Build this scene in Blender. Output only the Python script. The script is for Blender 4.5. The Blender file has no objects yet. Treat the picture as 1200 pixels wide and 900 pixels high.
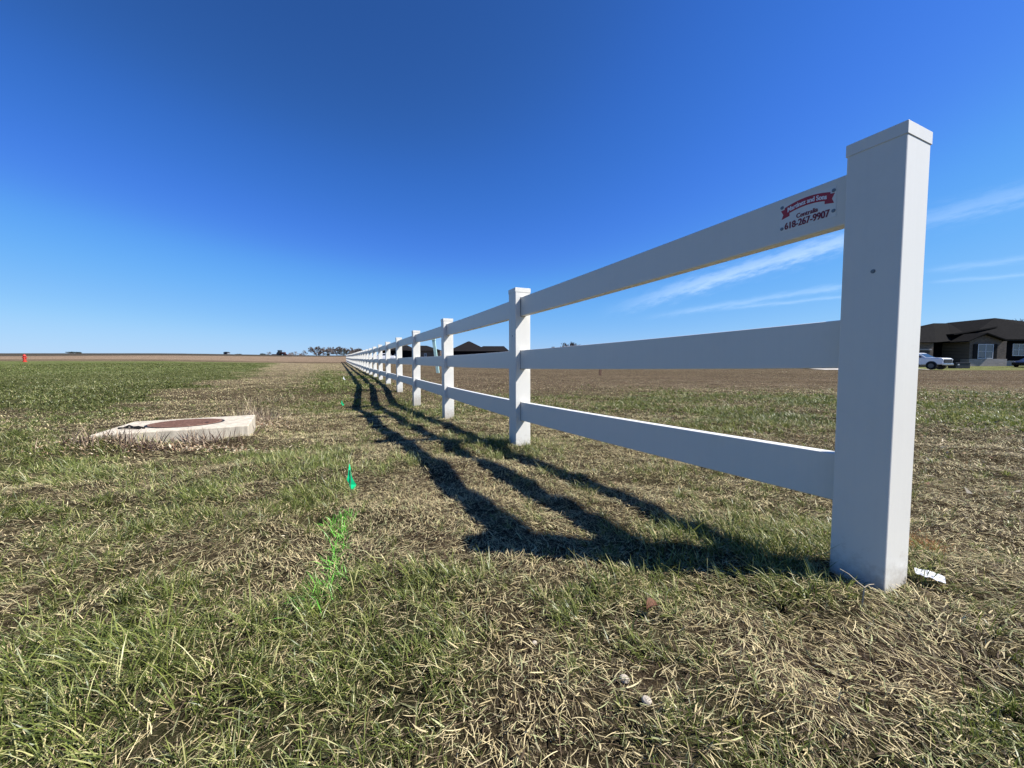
import bpy, bmesh, math, random
import numpy as np
from mathutils import Vector, Matrix, noise as mnoise

random.seed(7)
rng = np.random.default_rng(11)
scene = bpy.context.scene
COL = scene.collection
R = math.radians

# ------------------------------------------------------------------ camera
HC = 0.67                      # lens height above the turf
FPX = 450.0                    # focal length in photo pixels (1200 wide)
PITCH = R(2.95)
cam_d = bpy.data.cameras.new('camera')
cam_d.sensor_width = 36.0
cam_d.lens = 36.0 * FPX / 1200.0
cam_d.clip_start = 0.02
cam_d.clip_end = 12000
cam = bpy.data.objects.new('camera', cam_d)
cam.location = (0, 0, HC)
cam.rotation_euler = (R(90) - PITCH, 0, 0)
COL.objects.link(cam)
scene.camera = cam

# ------------------------------------------------------------------ sun + sky
EXPOSURE = 0.96
SKY_STRENGTH = 0.105
SUNV = Vector((0.951, -0.14, 1.02)).normalized()       # towards the sun
sun_el = math.asin(SUNV.z)
sun_az = math.atan2(SUNV.x, SUNV.y)                    # clockwise from +Y
sd = bpy.data.lights.new('sun', 'SUN')
sd.energy = 5.0
sd.angle = R(0.53)
sd.color = (1.0, 0.965, 0.925)
so = bpy.data.objects.new('sun', sd)
so.rotation_euler = (-SUNV).to_track_quat('-Z', 'Y').to_euler()
so.location = (30, -5, 40)
COL.objects.link(so)

world = bpy.data.worlds.new('World')
scene.world = world
world.use_nodes = True


def px_dir(px, py):
    u, v = px - 600.0, py - 450.0
    c, s = math.cos(PITCH), math.sin(PITCH)
    return Vector((u, FPX * c - v * s, -(v * c + FPX * s))).normalized()


def build_world():
    nt = world.node_tree
    nt.nodes.clear()
    N, L = nt.nodes.new, nt.links.new
    out = N('ShaderNodeOutputWorld')
    bg = N('ShaderNodeBackground')
    sky = N('ShaderNodeTexSky')
    sky.sky_type = 'NISHITA'
    sky.sun_disc = False
    sky.sun_elevation = sun_el
    sky.sun_rotation = sun_az
    sky.altitude = 300
    sky.air_density = 1.0
    sky.dust_density = 0.15
    sky.ozone_density = 3.2
    # deepen the clear-air blue: one response curve per channel of the sky's radiance
    k_in = .105 * 2 ** .35 / 2
    k_out = 2 / (SKY_STRENGTH * 2 ** EXPOSURE)
    sep = N('ShaderNodeSeparateColor'); L(sky.outputs[0], sep.inputs[0])
    comb = N('ShaderNodeCombineColor')
    curves = [[(0, 0), (.085, .019), (.18, .054), (.30, .125), (.50, .24), (.82, .40), (2, .62)],
              [(0, 0), (.18, .096), (.26, .165), (.36, .245), (.48, .385), (.75, .54), (1.0, .655), (2, .80)],
              [(0, 0), (.36, .36), (.49, .62), (.68, .86), (1.0, .965), (2, 1.0)]]
    for ch, pts in enumerate(curves):
        m1 = N('ShaderNodeMath'); m1.operation = 'MULTIPLY'; L(sep.outputs[ch], m1.inputs[0]); m1.inputs[1].default_value = k_in
        fc = N('ShaderNodeFloatCurve'); L(m1.outputs[0], fc.inputs['Value'])
        cv = fc.mapping.curves[0]
        cv.points[0].location = (0, 0); cv.points[1].location = (1, pts[-1][1] / 2)
        for (a, b) in pts[1:-1]: cv.points.new(a / 2, b / 2)
        fc.mapping.update()
        m2 = N('ShaderNodeMath'); m2.operation = 'MULTIPLY'; L(fc.outputs[0], m2.inputs[0]); m2.inputs[1].default_value = k_out
        L(m2.outputs[0], comb.inputs[ch])
    # thin contrails and wisps, laid out by compass direction and elevation
    geo = N('ShaderNodeTexCoord')
    nrm = N('ShaderNodeVectorMath'); nrm.operation = 'NORMALIZE'
    L(geo.outputs['Generated'], nrm.inputs[0])

    def math_(op, a, b=None, c=None):
        m = N('ShaderNodeMath'); m.operation = op
        for i, x in enumerate((a, b, c)):
            if x is None: continue
            if isinstance(x, (int, float)): m.inputs[i].default_value = x
            else: L(x, m.inputs[i])
        return m.outputs[0]

    total = None
    trails = [((1200, 228), (985, 283), 0.022, 0.12, 0.0, 0.75),
              ((985, 283), (715, 364), 0.022, 0.28, -0.02, 0.58),
              ((1200, 322), (1090, 331), 0.0045, 0.10, -0.02, 0.3),
              ((1200, 303), (1085, 318), 0.007, 0.09, -0.02, 0.3),
              ((985, 336), (760, 372), 0.009, 0.13, -0.02, 0.4),
              ((985, 348), (850, 362), 0.005, 0.12, -0.02, 0.3)]
    for (a, b, w, amp, soft, fr) in trails:
        da, db = px_dir(*a), px_dir(*b)
        n = da.cross(db).normalized()
        t = (db - da); ln = t.length; t.normalize()
        d1 = N('ShaderNodeVectorMath'); d1.operation = 'DOT_PRODUCT'
        L(nrm.outputs[0], d1.inputs[0]); d1.inputs[1].default_value = n
        d2 = N('ShaderNodeVectorMath'); d2.operation = 'DOT_PRODUCT'
        L(nrm.outputs[0], d2.inputs[0]); d2.inputs[1].default_value = t
        # noise, stretched along the trail
        mp = N('ShaderNodeCombineXYZ')
        L(math_('MULTIPLY', d1.outputs['Value'], 60.0), mp.inputs[0])
        L(math_('MULTIPLY', d2.outputs['Value'], 16.0), mp.inputs[1])
        nz = N('ShaderNodeTexNoise'); nz.inputs['Scale'].default_value = 1.3
        nz.inputs['Detail'].default_value = 6; nz.inputs['Roughness'].default_value = .62
        L(mp.outputs[0], nz.inputs['Vector'])
        off = math_('MULTIPLY', math_('SUBTRACT', nz.outputs['Fac'], 0.5), w * 2.2)
        dist = math_('ADD', d1.outputs['Value'], off)
        q = math_('DIVIDE', dist, w)
        g = math_('EXPONENT', math_('MULTIPLY', math_('MULTIPLY', q, q), -2.2))
        s0 = da.dot(t)
        s = math_('DIVIDE', math_('SUBTRACT', d2.outputs['Value'], s0), ln)   # 0..1 along
        mr = N('ShaderNodeMapRange'); mr.interpolation_type = 'SMOOTHSTEP'
        L(s, mr.inputs[0]); mr.inputs[1].default_value = -1.2 if a[0] == 1200 else -0.10
        mr.inputs[2].default_value = 0.02
        mr2 = N('ShaderNodeMapRange'); mr2.interpolation_type = 'SMOOTHSTEP'
        L(s, mr2.inputs[0]); mr2.inputs[1].default_value = 1.0 - fr
        mr2.inputs[2].default_value = 1.12
        mr2.inputs[3].default_value = 1.0; mr2.inputs[4].default_value = 0.0
        k = math_('MULTIPLY', math_('MULTIPLY', g, mr.outputs[0]), mr2.outputs[0])
        br = math_('MULTIPLY_ADD', nz.outputs['Fac'], 1.3, 0.25)
        k = math_('MULTIPLY', math_('MULTIPLY', k, br), amp)
        total = k if total is None else math_('ADD', total, k)
    clamp = N('ShaderNodeClamp'); L(total, clamp.inputs[0])
    mix = N('ShaderNodeMix'); mix.data_type = 'RGBA'
    L(clamp.outputs[0], mix.inputs[0])
    L(comb.outputs[0], mix.inputs[6])
    mix.inputs[7].default_value = (6.2, 6.9, 7.6, 1)
    L(mix.outputs[2], bg.inputs['Color'])
    bg.inputs['Strength'].default_value = SKY_STRENGTH
    L(bg.outputs[0], out.inputs[0])


build_world()
vs = scene.view_settings
vs.view_transform = 'Standard'
vs.look = 'None'
vs.exposure = EXPOSURE
vs.gamma = 1.0
vs.use_curve_mapping = False
scene.render.engine = 'CYCLES'
try:
    scene.cycles.max_bounces = 6
    scene.cycles.transparent_max_bounces = 4
except Exception:
    pass


# ------------------------------------------------------------------ numpy noise
def _hash(ix, iy, seed):
    h = (ix.astype(np.int64) * 374761393 + iy.astype(np.int64) * 668265263 + seed * 974634777) & 0xFFFFFFFF
    h = ((h ^ (h >> 13)) * 1274126177) & 0xFFFFFFFF
    h = (h ^ (h >> 16)) & 0xFFFFFFFF
    return h.astype(np.float64) / 4294967295.0


def vnoise(x, y, seed=0):
    x = np.asarray(x, float); y = np.asarray(y, float)
    ix = np.floor(x); iy = np.floor(y)
    fx = x - ix; fy = y - iy
    fx = fx * fx * fx * (fx * (fx * 6 - 15) + 10); fy = fy * fy * fy * (fy * (fy * 6 - 15) + 10)
    a = _hash(ix, iy, seed); b = _hash(ix + 1, iy, seed)
    c = _hash(ix, iy + 1, seed); d = _hash(ix + 1, iy + 1, seed)
    return (a * (1 - fx) + b * fx) * (1 - fy) + (c * (1 - fx) + d * fx) * fy


def fbm(x, y, seed=0, octv=4):
    s = 0; a = .5; t = 0
    for i in range(octv):
        s = s + a * vnoise(x * 2 ** i + 13.7 * i, y * 2 ** i - 7.3 * i, seed + i)
        t += a; a *= .5
    return s / t


def sstep(a, b, x):
    t = np.clip((x - a) / (b - a), 0, 1)
    return t * t * (3 - 2 * t)


# ------------------------------------------------------------------ the lie of the land
PF_Y = np.array([-3000, 0, 1.1, 3.3, 5.5, 7.7, 9.9, 12.1, 14.3, 16.5, 18.8, 40, 77, 100, 200, 300, 380, 3000])
PF_Z = np.array([0, 0, 0, -.033, -.115, -.150, -.057, .023, .08, .114, .168, .50, 1.2, 1.9, 4.9, 7.5, 7.6, 6])
PL_Y = np.array([-3000, 0, 5, 10, 20, 45, 60, 100, 200, 300, 400, 3000])
PL_Z = np.array([0, 0, 0, .05, .25, .85, 1.25, 2.6, 5.8, 9.2, 9.6, 9.0])
PR_Y = np.array([-3000, 0, 8, 30, 46, 52, 56, 100, 3000])
PR_Z = np.array([0, 0, -.03, -.01, -.03, .30, .42, .42, .42])
PM_Z = np.array([0, 0, -.03, -.01, -.03, -.03, .0, .0, .0])


def fence_x(y):
    return .10 * HC / .67 - .4515 * (y - 3.3)


def fence_q(x, y):
    return (x - fence_x(y)) * .912


def G(x, y):
    """ground height"""
    x = np.asarray(x, float); y = np.asarray(y, float)
    q = fence_q(x, y)
    zf = np.interp(y, PF_Y, PF_Z)
    zl = np.interp(y, PL_Y, PL_Z)
    east = sstep(30, 42, x)
    zr = np.interp(y, PR_Y, PR_Z) * east + np.interp(y, PR_Y, PM_Z) * (1 - east)
    ya = np.abs(y)
    wl = sstep(0, 1, -q / (6 + .45 * ya))
    wr = sstep(0, 1, q / (6 + .22 * ya))
    z = zf * (1 - wl) * (1 - wr) + zl * wl + zr * wr
    # swale and hummocks left of the fence, where the rail shadows wander
    def bump(cx, cy, sx, sy, a):
        return a * np.exp(-((x - cx) / sx) ** 2 - ((y - cy) / sy) ** 2)
    z = z + bump(-3.4, 7.4, 1.3, 1.3, -.10) + bump(-2.1, 4.7, .8, .7, -.06) + bump(-3.45, 2.98, .32, .26, .055) + bump(-2.45, 3.42, .28, .25, .05) + bump(-3.0, 3.08, .40, .12, .042)
    z = z + bump(-.9, 2.5, .6, .5, .02) + bump(-5.2, 10.8, 1.5, 1.2, .05)
    near = 1 - sstep(30, 90, np.hypot(x, y))
    z = z + near * (  .065 * (fbm(x * .55, y * .55, 3, 3) - .5) + .050 * (fbm(x * 2.4, y * 2.4, 5, 3) - .5))
    z = z + bump(-.83, 1.571, .055, .035, -.07)         # small hole in the turf
    hf = 1 - sstep(5, 10, np.hypot(x, y))
    z = z + hf * (.036 * (fbm(x * 6.5, y * 6.5, 8, 2) - .5))
    w = np.exp(-((x - 1.10) / .16) ** 2 - ((y - 1.17) / .16) ** 2)      # level foot of the near post
    z = z * (1 - w) + w * (-.012)
    return z


def ray_ground(px, py, zoff=0.0):
    """where the sight line of a photo pixel meets the ground"""
    d = px_dir(px, py)
    t = 0.3
    last = t
    while t < 900:
        p = Vector((0, 0, HC)) + d * t
        if p.z <= float(G(p.x, p.y)) + zoff:
            a, b = last, t
            for _ in range(20):
                m = (a + b) / 2
                p = Vector((0, 0, HC)) + d * m
                if p.z <= float(G(p.x, p.y)) + zoff: b = m
                else: a = m
            p = Vector((0, 0, HC)) + d * b
            return p
        last = t
        t *= 1.01
    return Vector((0, 0, HC)) + d * 900


def W(px, py, D):
    """world point on a sight line at depth D"""
    d = px_dir(px, py)
    return Vector((0, 0, HC)) + d * (D / d.y)


# ------------------------------------------------------------------ materials
def srgb(r, g, b):
    f = lambda c: ((c / 255 + .055) / 1.055) ** 2.4 if c / 255 > .04045 else c / 255 / 12.92
    return (f(r), f(g), f(b), 1)


def mat(name, col, rough=.6, metal=0, noise=0, nscale=8, bump=0, bscale=60, spec=None, col2=None, stretch=None, coat=0):
    m = bpy.data.materials.new(name)
    m.use_nodes = True
    nt = m.node_tree
    N, L = nt.nodes.new, nt.links.new
    b = nt.nodes['Principled BSDF']
    if len(col) == 3: col = (*col, 1)
    if spec is None: spec = .5 if rough < .55 else .12
    if 'shingle' in name or 'siding' in name: spec = 0
    b.inputs['Base Color'].default_value = col
    b.inputs['Roughness'].default_value = rough
    b.inputs['Metallic'].default_value = metal
    b.inputs['Specular IOR Level'].default_value = spec
    b.inputs['Coat Weight'].default_value = coat
    tc = N('ShaderNodeTexCoord')
    vec = tc.outputs['Object']
    if stretch:
        mp = N('ShaderNodeMapping'); mp.inputs['Scale'].default_value = stretch
        L(vec, mp.inputs[0]); vec = mp.outputs[0]
    if noise or col2:
        n = N('ShaderNodeTexNoise'); n.inputs['Scale'].default_value = nscale
        n.inputs['Detail'].default_value = 7; n.inputs['Roughness'].default_value = .62
        L(vec, n.inputs['Vector'])
        rp = N('ShaderNodeValToRGB')
        c2 = col2 if col2 else tuple(c * (1 - noise) for c in col[:3])
        if len(c2) == 3: c2 = (*c2, 1)
        rp.color_ramp.elements[0].position = .32; rp.color_ramp.elements[0].color = c2
        rp.color_ramp.elements[1].position = .66; rp.color_ramp.elements[1].color = col
        L(n.outputs['Fac'], rp.inputs[0]); L(rp.outputs[0], b.inputs['Base Color'])
    if bump:
        n2 = N('ShaderNodeTexNoise'); n2.inputs['Scale'].default_value = bscale
        n2.inputs['Detail'].default_value = 6
        L(vec, n2.inputs['Vector'])
        bp = N('ShaderNodeBump'); bp.inputs['Strength'].default_value = bump
        bp.inputs['Distance'].default_value = .01
        L(n2.outputs['Fac'], bp.inputs['Height']); L(bp.outputs[0], b.inputs['Normal'])
    return m


def blade_material(name, rough=.45, spec=.35, trans=.35):
    """colour of every blade comes from its own attribute"""
    m = bpy.data.materials.new(name)
    m.use_nodes = True
    nt = m.node_tree
    N, L = nt.nodes.new, nt.links.new
    nt.nodes.clear()
    out = N('ShaderNodeOutputMaterial')
    at = N('ShaderNodeAttribute'); at.attribute_name = 'tint'
    b = N('ShaderNodeBsdfPrincipled')
    L(at.outputs['Color'], b.inputs['Base Color'])
    b.inputs['Roughness'].default_value = rough
    b.inputs['Specular IOR Level'].default_value = spec
    tr = N('ShaderNodeBsdfTranslucent')
    L(at.outputs['Color'], tr.inputs['Color'])
    mx = N('ShaderNodeMixShader'); mx.inputs[0].default_value = trans
    L(b.outputs[0], mx.inputs[1]); L(tr.outputs[0], mx.inputs[2])
    L(mx.outputs[0], out.inputs[0])
    return m


def ground_material():
    m = bpy.data.materials.new('turf_and_soil')
    m.use_nodes = True
    nt = m.node_tree
    N, L = nt.nodes.new, nt.links.new
    b = nt.nodes['Principled BSDF']
    b.inputs['Roughness'].default_value = .95
    b.inputs['Specular IOR Level'].default_value = 0.0
    at = N('ShaderNodeAttribute'); at.attribute_name = 'tint'
    tc = N('ShaderNodeTexCoord')
    def nz(scale, det, rough=.65):
        n = N('ShaderNodeTexNoise'); n.inputs['Scale'].default_value = scale
        n.inputs['Detail'].default_value = det; n.inputs['Roughness'].default_value = rough
        L(tc.outputs['Object'], n.inputs['Vector']); return n.outputs['Fac']
    def ramp(f, a, b_, lo, hi):
        r = N('ShaderNodeMapRange'); L(f, r.inputs[0])
        r.inputs[1].default_value = a; r.inputs[2].default_value = b_
        r.inputs[3].default_value = lo; r.inputs[4].default_value = hi
        return r.outputs[0]
    def mul(a, b_):
        x = N('ShaderNodeMath'); x.operation = 'MULTIPLY'; L(a, x.inputs[0]); L(b_, x.inputs[1]); return x.outputs[0]
    v = mul(mul(ramp(nz(45, 8, .75), .3, .7, .35, 1.6), ramp(nz(6, 8, .75), .32, .68, .35, 1.65)),
            ramp(nz(.7, 10, .75), .32, .68, .6, 1.4))
    vm = N('ShaderNodeVectorMath'); vm.operation = 'SCALE'
    L(at.outputs['Color'], vm.inputs[0]); L(v, vm.inputs['Scale'])
    # straw flecks
    mx = N('ShaderNodeMix'); mx.data_type = 'RGBA'
    L(ramp(nz(120, 4, .8), .58, .68, 0, .5), mx.inputs[0])
    L(vm.outputs[0], mx.inputs[6]); mx.inputs[7].default_value = (.30, .24, .15, 1)
    L(mx.outputs[2], b.inputs['Base Color'])
    bp = N('ShaderNodeBump'); bp.inputs['Strength'].default_value = .8; bp.inputs['Distance'].default_value = .02
    L(nz(70, 7, .75), bp.inputs['Height']); L(bp.outputs[0], b.inputs['Normal'])
    return m


def brick_material(name, c1, c2, mortar, scale=1.0):
    m = bpy.data.materials.new(name)
    m.use_nodes = True
    nt = m.node_tree
    N, L = nt.nodes.new, nt.links.new
    b = nt.nodes['Principled BSDF']
    b.inputs['Roughness'].default_value = .9
    b.inputs['Specular IOR Level'].default_value = .1
    tc = N('ShaderNodeTexCoord'); mp = N('ShaderNodeMapping')
    mp.inputs['Rotation'].default_value = (R(90), 0, 0)
    L(tc.outputs['Object'], mp.inputs[0])
    br = N('ShaderNodeTexBrick')
    br.inputs['Scale'].default_value = scale
    br.inputs['Color1'].default_value = c1; br.inputs['Color2'].default_value = c2
    br.inputs['Mortar'].default_value = mortar
    br.inputs['Brick Width'].default_value = .30; br.inputs['Row Height'].default_value = .11
    br.inputs['Mortar Size'].default_value = .012
    L(mp.outputs[0], br.inputs['Vector'])
    L(br.outputs['Color'], b.inputs['Base Color'])
    return m


def vinyl_material():
    m = bpy.data.materials.new('white_vinyl')
    m.use_nodes = True
    nt = m.node_tree
    N, L = nt.nodes.new, nt.links.new
    b = nt.nodes['Principled BSDF']
    b.inputs['Roughness'].default_value = .42
    b.inputs['Specular IOR Level'].default_value = .4
    tc = N('ShaderNodeTexCoord')
    # fine dusty streaks and rain splash dirt near the ground
    mp = N('ShaderNodeMapping'); mp.inputs['Scale'].default_value = (60, 60, 1.6)
    L(tc.outputs['Object'], mp.inputs[0])
    n = N('ShaderNodeTexNoise'); n.inputs['Scale'].default_value = 1.0; n.inputs['Detail'].default_value = 8
    n.inputs['Roughness'].default_value = .7
    L(mp.outputs[0], n.inputs['Vector'])
    n2 = N('ShaderNodeTexNoise'); n2.inputs['Scale'].default_value = 5; n2.inputs['Detail'].default_value = 9
    n2.inputs['Roughness'].default_value = .7
    L(tc.outputs['Object'], n2.inputs['Vector'])
    r1 = N('ShaderNodeMapRange'); L(n.outputs['Fac'], r1.inputs[0])
    r1.inputs[1].default_value = .35; r1.inputs[2].default_value = .75; r1.inputs[3].default_value = 0; r1.inputs[4].default_value = .09
    r2 = N('ShaderNodeMapRange'); L(n2.outputs['Fac'], r2.inputs[0])
    r2.inputs[1].default_value = .50; r2.inputs[2].default_value = .80; r2.inputs[3].default_value = 0; r2.inputs[4].default_value = .16
    ad = N('ShaderNodeMath'); ad.operation = 'ADD'; L(r1.outputs[0], ad.inputs[0]); L(r2.outputs[0], ad.inputs[1])
    mx = N('ShaderNodeMix'); mx.data_type = 'RGBA'; L(ad.outputs[0], mx.inputs[0])
    mx.inputs[6].default_value = (.665, .645, .58, 1); mx.inputs[7].default_value = (.48, .46, .41, 1)
    # soil splashed on the foot of the posts
    sx = N('ShaderNodeSeparateXYZ'); L(tc.outputs['Object'], sx.inputs[0])
    n3 = N('ShaderNodeTexNoise'); n3.inputs['Scale'].default_value = 38; n3.inputs['Detail'].default_value = 8
    n3.inputs['Roughness'].default_value = .75
    L(tc.outputs['Object'], n3.inputs['Vector'])
    sp = N('ShaderNodeMath'); sp.operation = 'MULTIPLY_ADD'; L(n3.outputs['Fac'], sp.inputs[0]); sp.inputs[1].default_value = .42
    L(sx.outputs['Z'], sp.inputs[2])
    r3 = N('ShaderNodeMapRange'); L(sp.outputs[0], r3.inputs[0])
    r3.inputs[1].default_value = -1.02; r3.inputs[2].default_value = -1.16; r3.inputs[3].default_value = 0; r3.inputs[4].default_value = .55
    mx2 = N('ShaderNodeMix'); mx2.data_type = 'RGBA'; L(r3.outputs[0], mx2.inputs[0])
    L(mx.outputs[2], mx2.inputs[6]); mx2.inputs[7].default_value = (.30, .25, .18, 1)
    # long scuffs
    mp4 = N('ShaderNodeMapping'); mp4.inputs['Scale'].default_value = (3, 5, 42)
    L(tc.outputs['Object'], mp4.inputs[0])
    n4 = N('ShaderNodeTexNoise'); n4.inputs['Scale'].default_value = 1.0; n4.inputs['Detail'].default_value = 9; n4.inputs['Roughness'].default_value = .7
    L(mp4.outputs[0], n4.inputs['Vector'])
    r4 = N('ShaderNodeMapRange'); L(n4.outputs['Fac'], r4.inputs[0])
    r4.inputs[1].default_value = .66; r4.inputs[2].default_value = .78; r4.inputs[3].default_value = 0; r4.inputs[4].default_value = .4
    mx3 = N('ShaderNodeMix'); mx3.data_type = 'RGBA'; L(r4.outputs[0], mx3.inputs[0])
    L(mx2.outputs[2], mx3.inputs[6]); mx3.inputs[7].default_value = (.42, .41, .38, 1)
    L(mx3.outputs[2], b.inputs['Base Color'])
    bp = N('ShaderNodeBump'); bp.inputs['Strength'].default_value = .05; bp.inputs['Distance'].default_value = .003
    L(n.outputs['Fac'], bp.inputs['Height']); L(bp.outputs[0], b.inputs['Normal'])
    return m


M = {}
M['ground'] = ground_material()
M['vinyl'] = vinyl_material()
M['grass'] = blade_material('grass_blade', .42, .45, .30)
M['straw'] = blade_material('straw_blade', .6, .25, .22)
M['litter'] = blade_material('leaf_litter', .8, .1, .1)
M['screw'] = mat('screw_metal', (.22, .23, .23), .45, .8, noise=.4, nscale=300)
M['sign_plate'] = mat('sign_plate', (.68, .66, .60), .35)
M['sign_red'] = mat('sign_red', (.36, .012, .02), .4)
M['sign_text'] = mat('sign_dark_letters', (.19, .008, .014), .4)
M['sign_white'] = mat('sign_white_letters', (.75, .72, .72), .4)
M['concrete'] = mat('weathered_concrete', (.60, .53, .41), .9, noise=.42, nscale=6, stretch=(3, 3, .6), bump=.5, bscale=90)
M['rust'] = mat('rusty_cast_iron', (.25, .14, .10), .85, .2, noise=.4, nscale=30, bump=.6, bscale=120)
M['darkmetal'] = mat('dark_metal', (.03, .028, .026), .6, .6, noise=.3, nscale=60)
M['roof'] = mat('dark_shingle', (.021, .0205, .020), .9, noise=.35, nscale=3, bump=.6, bscale=9, stretch=(1, 1, 4))
M['roof_far'] = mat('dark_shingle_far', (.018, .017, .018), .9, noise=.25, nscale=1.5)
M['brick'] = brick_material('brown_brick', (.15, .115, .088, 1), (.075, .058, .048, 1), (.17, .155, .13, 1), 1.0)
M['stone'] = brick_material('pale_stone', (.36, .33, .30, 1), (.27, .25, .23, 1), (.33, .31, .29, 1), .5)
M['siding'] = mat('dark_siding', (.009, .009, .011), .8, noise=.2, nscale=2, stretch=(.2, .2, 8))
M['trim'] = mat('dark_trim', (.012, .011, .011), .7)
M['window_white'] = mat('window_frame_paint', (.55, .56, .58), .5)
M['glass'] = mat('window_glass', (.05, .07, .09), .04, 0, spec=.8)
M['garage'] = mat('garage_door_paint', (.06, .05, .045), .6)
M['lane'] = mat('pale_concrete_paving', (.50, .46, .40), .9, noise=.25, nscale=1.2)
M['paint'] = mat('white_car_paint', (.74, .75, .77), .25, coat=.6)
M['black_paint'] = mat('black_car_paint', (.02, .02, .023), .25, coat=.6)
M['rubber'] = mat('tyre_rubber', (.018, .018, .018), .85)
M['rim'] = mat('wheel_alloy', (.10, .10, .105), .4, .8)
M['carglass'] = mat('car_glass', (.02, .025, .03), .05, spec=.9)
M['lamp'] = mat('headlamp_lens', (.55, .57, .60), .1, spec=.9)
M['chrome'] = mat('chrome', (.5, .5, .52), .2, 1)
M['blackplastic'] = mat('black_plastic', (.018, .018, .02), .5)
M['hydrant'] = mat('red_hydrant_paint', (.50, .035, .02), .5, noise=.3, nscale=12)
M['bark'] = mat('grey_brown_bark', (.21, .18, .165), .95, noise=.4, nscale=3)
M['bark2'] = mat('red_brown_bark', (.16, .12, .10), .95, noise=.4, nscale=3)
M['evergreen'] = blade_material('evergreen_leaf', .7, .1, .1)
M['farwood'] = mat('far_wood', (.065, .062, .055), .95, noise=.4, nscale=.05)
M['tractor'] = mat('tractor_paint', (.085, .02, .012), .5)
M['shed'] = mat('shed_sheet', (.18, .20, .22), .6)
M['teal'] = mat('faded_green_plastic', (.42, .62, .56), .5, noise=.2, nscale=3)
M['wood'] = mat('raw_stake_wood', (.19, .12, .085), .9, noise=.4, nscale=6, stretch=(10, 10, 1))
M['flag_green'] = mat('bright_green_plastic', (.0, .62, .24), .4)
M['flag_wire'] = mat('flag_wire', (.25, .25, .24), .4, .8)
M['flag_white'] = mat('white_plastic', (.8, .8, .8), .4)
M['paper'] = mat('white_scrap', (.56, .57, .58), .5, noise=.08, nscale=30)
M['leaf'] = mat('dead_leaf', (.17, .085, .05), .7, noise=.4, nscale=60)
M['stone_pale'] = mat('pale_pebble', (.46, .40, .32), .8, noise=.25, nscale=60, bump=.4, bscale=200)


# ------------------------------------------------------------------ mesh helpers
def tag(o, label=None, cat=None, group=None, kind=None):
    if label: o['label'] = label
    if cat: o['category'] = cat
    if group: o['group'] = group
    if kind: o['kind'] = kind
    return o


def empty(name, loc, rz=0.0, label=None, cat=None, group=None):
    o = bpy.data.objects.new(name, None)
    o.empty_display_size = .2
    o.location = loc
    o.rotation_euler = (0, 0, rz)
    COL.objects.link(o)
    return tag(o, label, cat, group)


def copy_tree(o, parent=None):
    c = o.copy()
    COL.objects.link(c)
    if parent: c.parent = parent
    for ch in list(o.children):
        copy_tree(ch, c)
    return c


class MB:
    def __init__(self):
        self.bm = bmesh.new()

    def box(self, c, s, rot=None, bevel=0.0):
        r = bmesh.ops.create_cube(self.bm, size=1.0)
        vs_ = r['verts']
        mt = Matrix.Translation(c) @ (rot.to_4x4() if rot else Matrix.Identity(4)) @ Matrix.Diagonal((*s, 1))
        bmesh.ops.transform(self.bm, matrix=mt, verts=vs_)
        if bevel:
            es = list({e for v in vs_ for e in v.link_edges})
            bmesh.ops.bevel(self.bm, geom=es, offset=bevel, segments=2, affect='EDGES', profile=.6)
        return self

    def cyl(self, a, b, r0, r1=None, n=12, caps=True):
        a, b = Vector(a), Vector(b)
        r1 = r0 if r1 is None else r1
        d = (b - a); z = d.normalized()
        x = z.orthogonal().normalized(); y = z.cross(x)
        v0 = [self.bm.verts.new(a + (x * math.cos(t) + y * math.sin(t)) * r0) for t in [2 * math.pi * i / n for i in range(n)]]
        v1 = [self.bm.verts.new(b + (x * math.cos(t) + y * math.sin(t)) * r1) for t in [2 * math.pi * i / n for i in range(n)]]
        for i in range(n):
            self.bm.faces.new((v0[i], v0[(i + 1) % n], v1[(i + 1) % n], v1[i]))
        if caps:
            self.bm.faces.new(v0[::-1]); self.bm.faces.new(v1)
        return self

    def poly(self, pts):
        vs_ = [self.bm.verts.new(p) for p in pts]
        self.bm.faces.new(vs_)
        return self

    def slab(self, pts, vec):
        """a polygon given a thickness"""
        vec = Vector(vec)
        a = [self.bm.verts.new(p) for p in pts]
        b = [self.bm.verts.new(Vector(p) + vec) for p in pts]
        n = len(a)
        self.bm.faces.new(a); self.bm.faces.new(b[::-1])
        for i in range(n):
            self.bm.faces.new((a[i], b[i], b[(i + 1) % n], a[(i + 1) % n]))
        return self

    def build(self, name, m, parent=None, smooth=False, loc=None, rz=None, bevel=0, origin=None):
        bmesh.ops.recalc_face_normals(self.bm, faces=self.bm.faces[:])
        me = bpy.data.meshes.new(name)
        self.bm.to_mesh(me); self.bm.free()
        if smooth:
            for p in me.polygons: p.use_smooth = True
        me.materials.append(m)
        o = bpy.data.objects.new(name, me)
        COL.objects.link(o)
        if parent: o.parent = parent
        if loc is not None: o.location = loc
        if rz is not None: o.rotation_euler = (0, 0, rz)
        if bevel:
            md = o.modifiers.new('bevel', 'BEVEL'); md.width = bevel; md.segments = 2; md.limit_method = 'ANGLE'
        return o


def origin_to(o, p):
    """move an object's origin to p without moving its mesh (for unparented or world-space parts)"""
    o.data.transform(Matrix.Translation(-Vector(p)))
    o.location = Vector(p)


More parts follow.
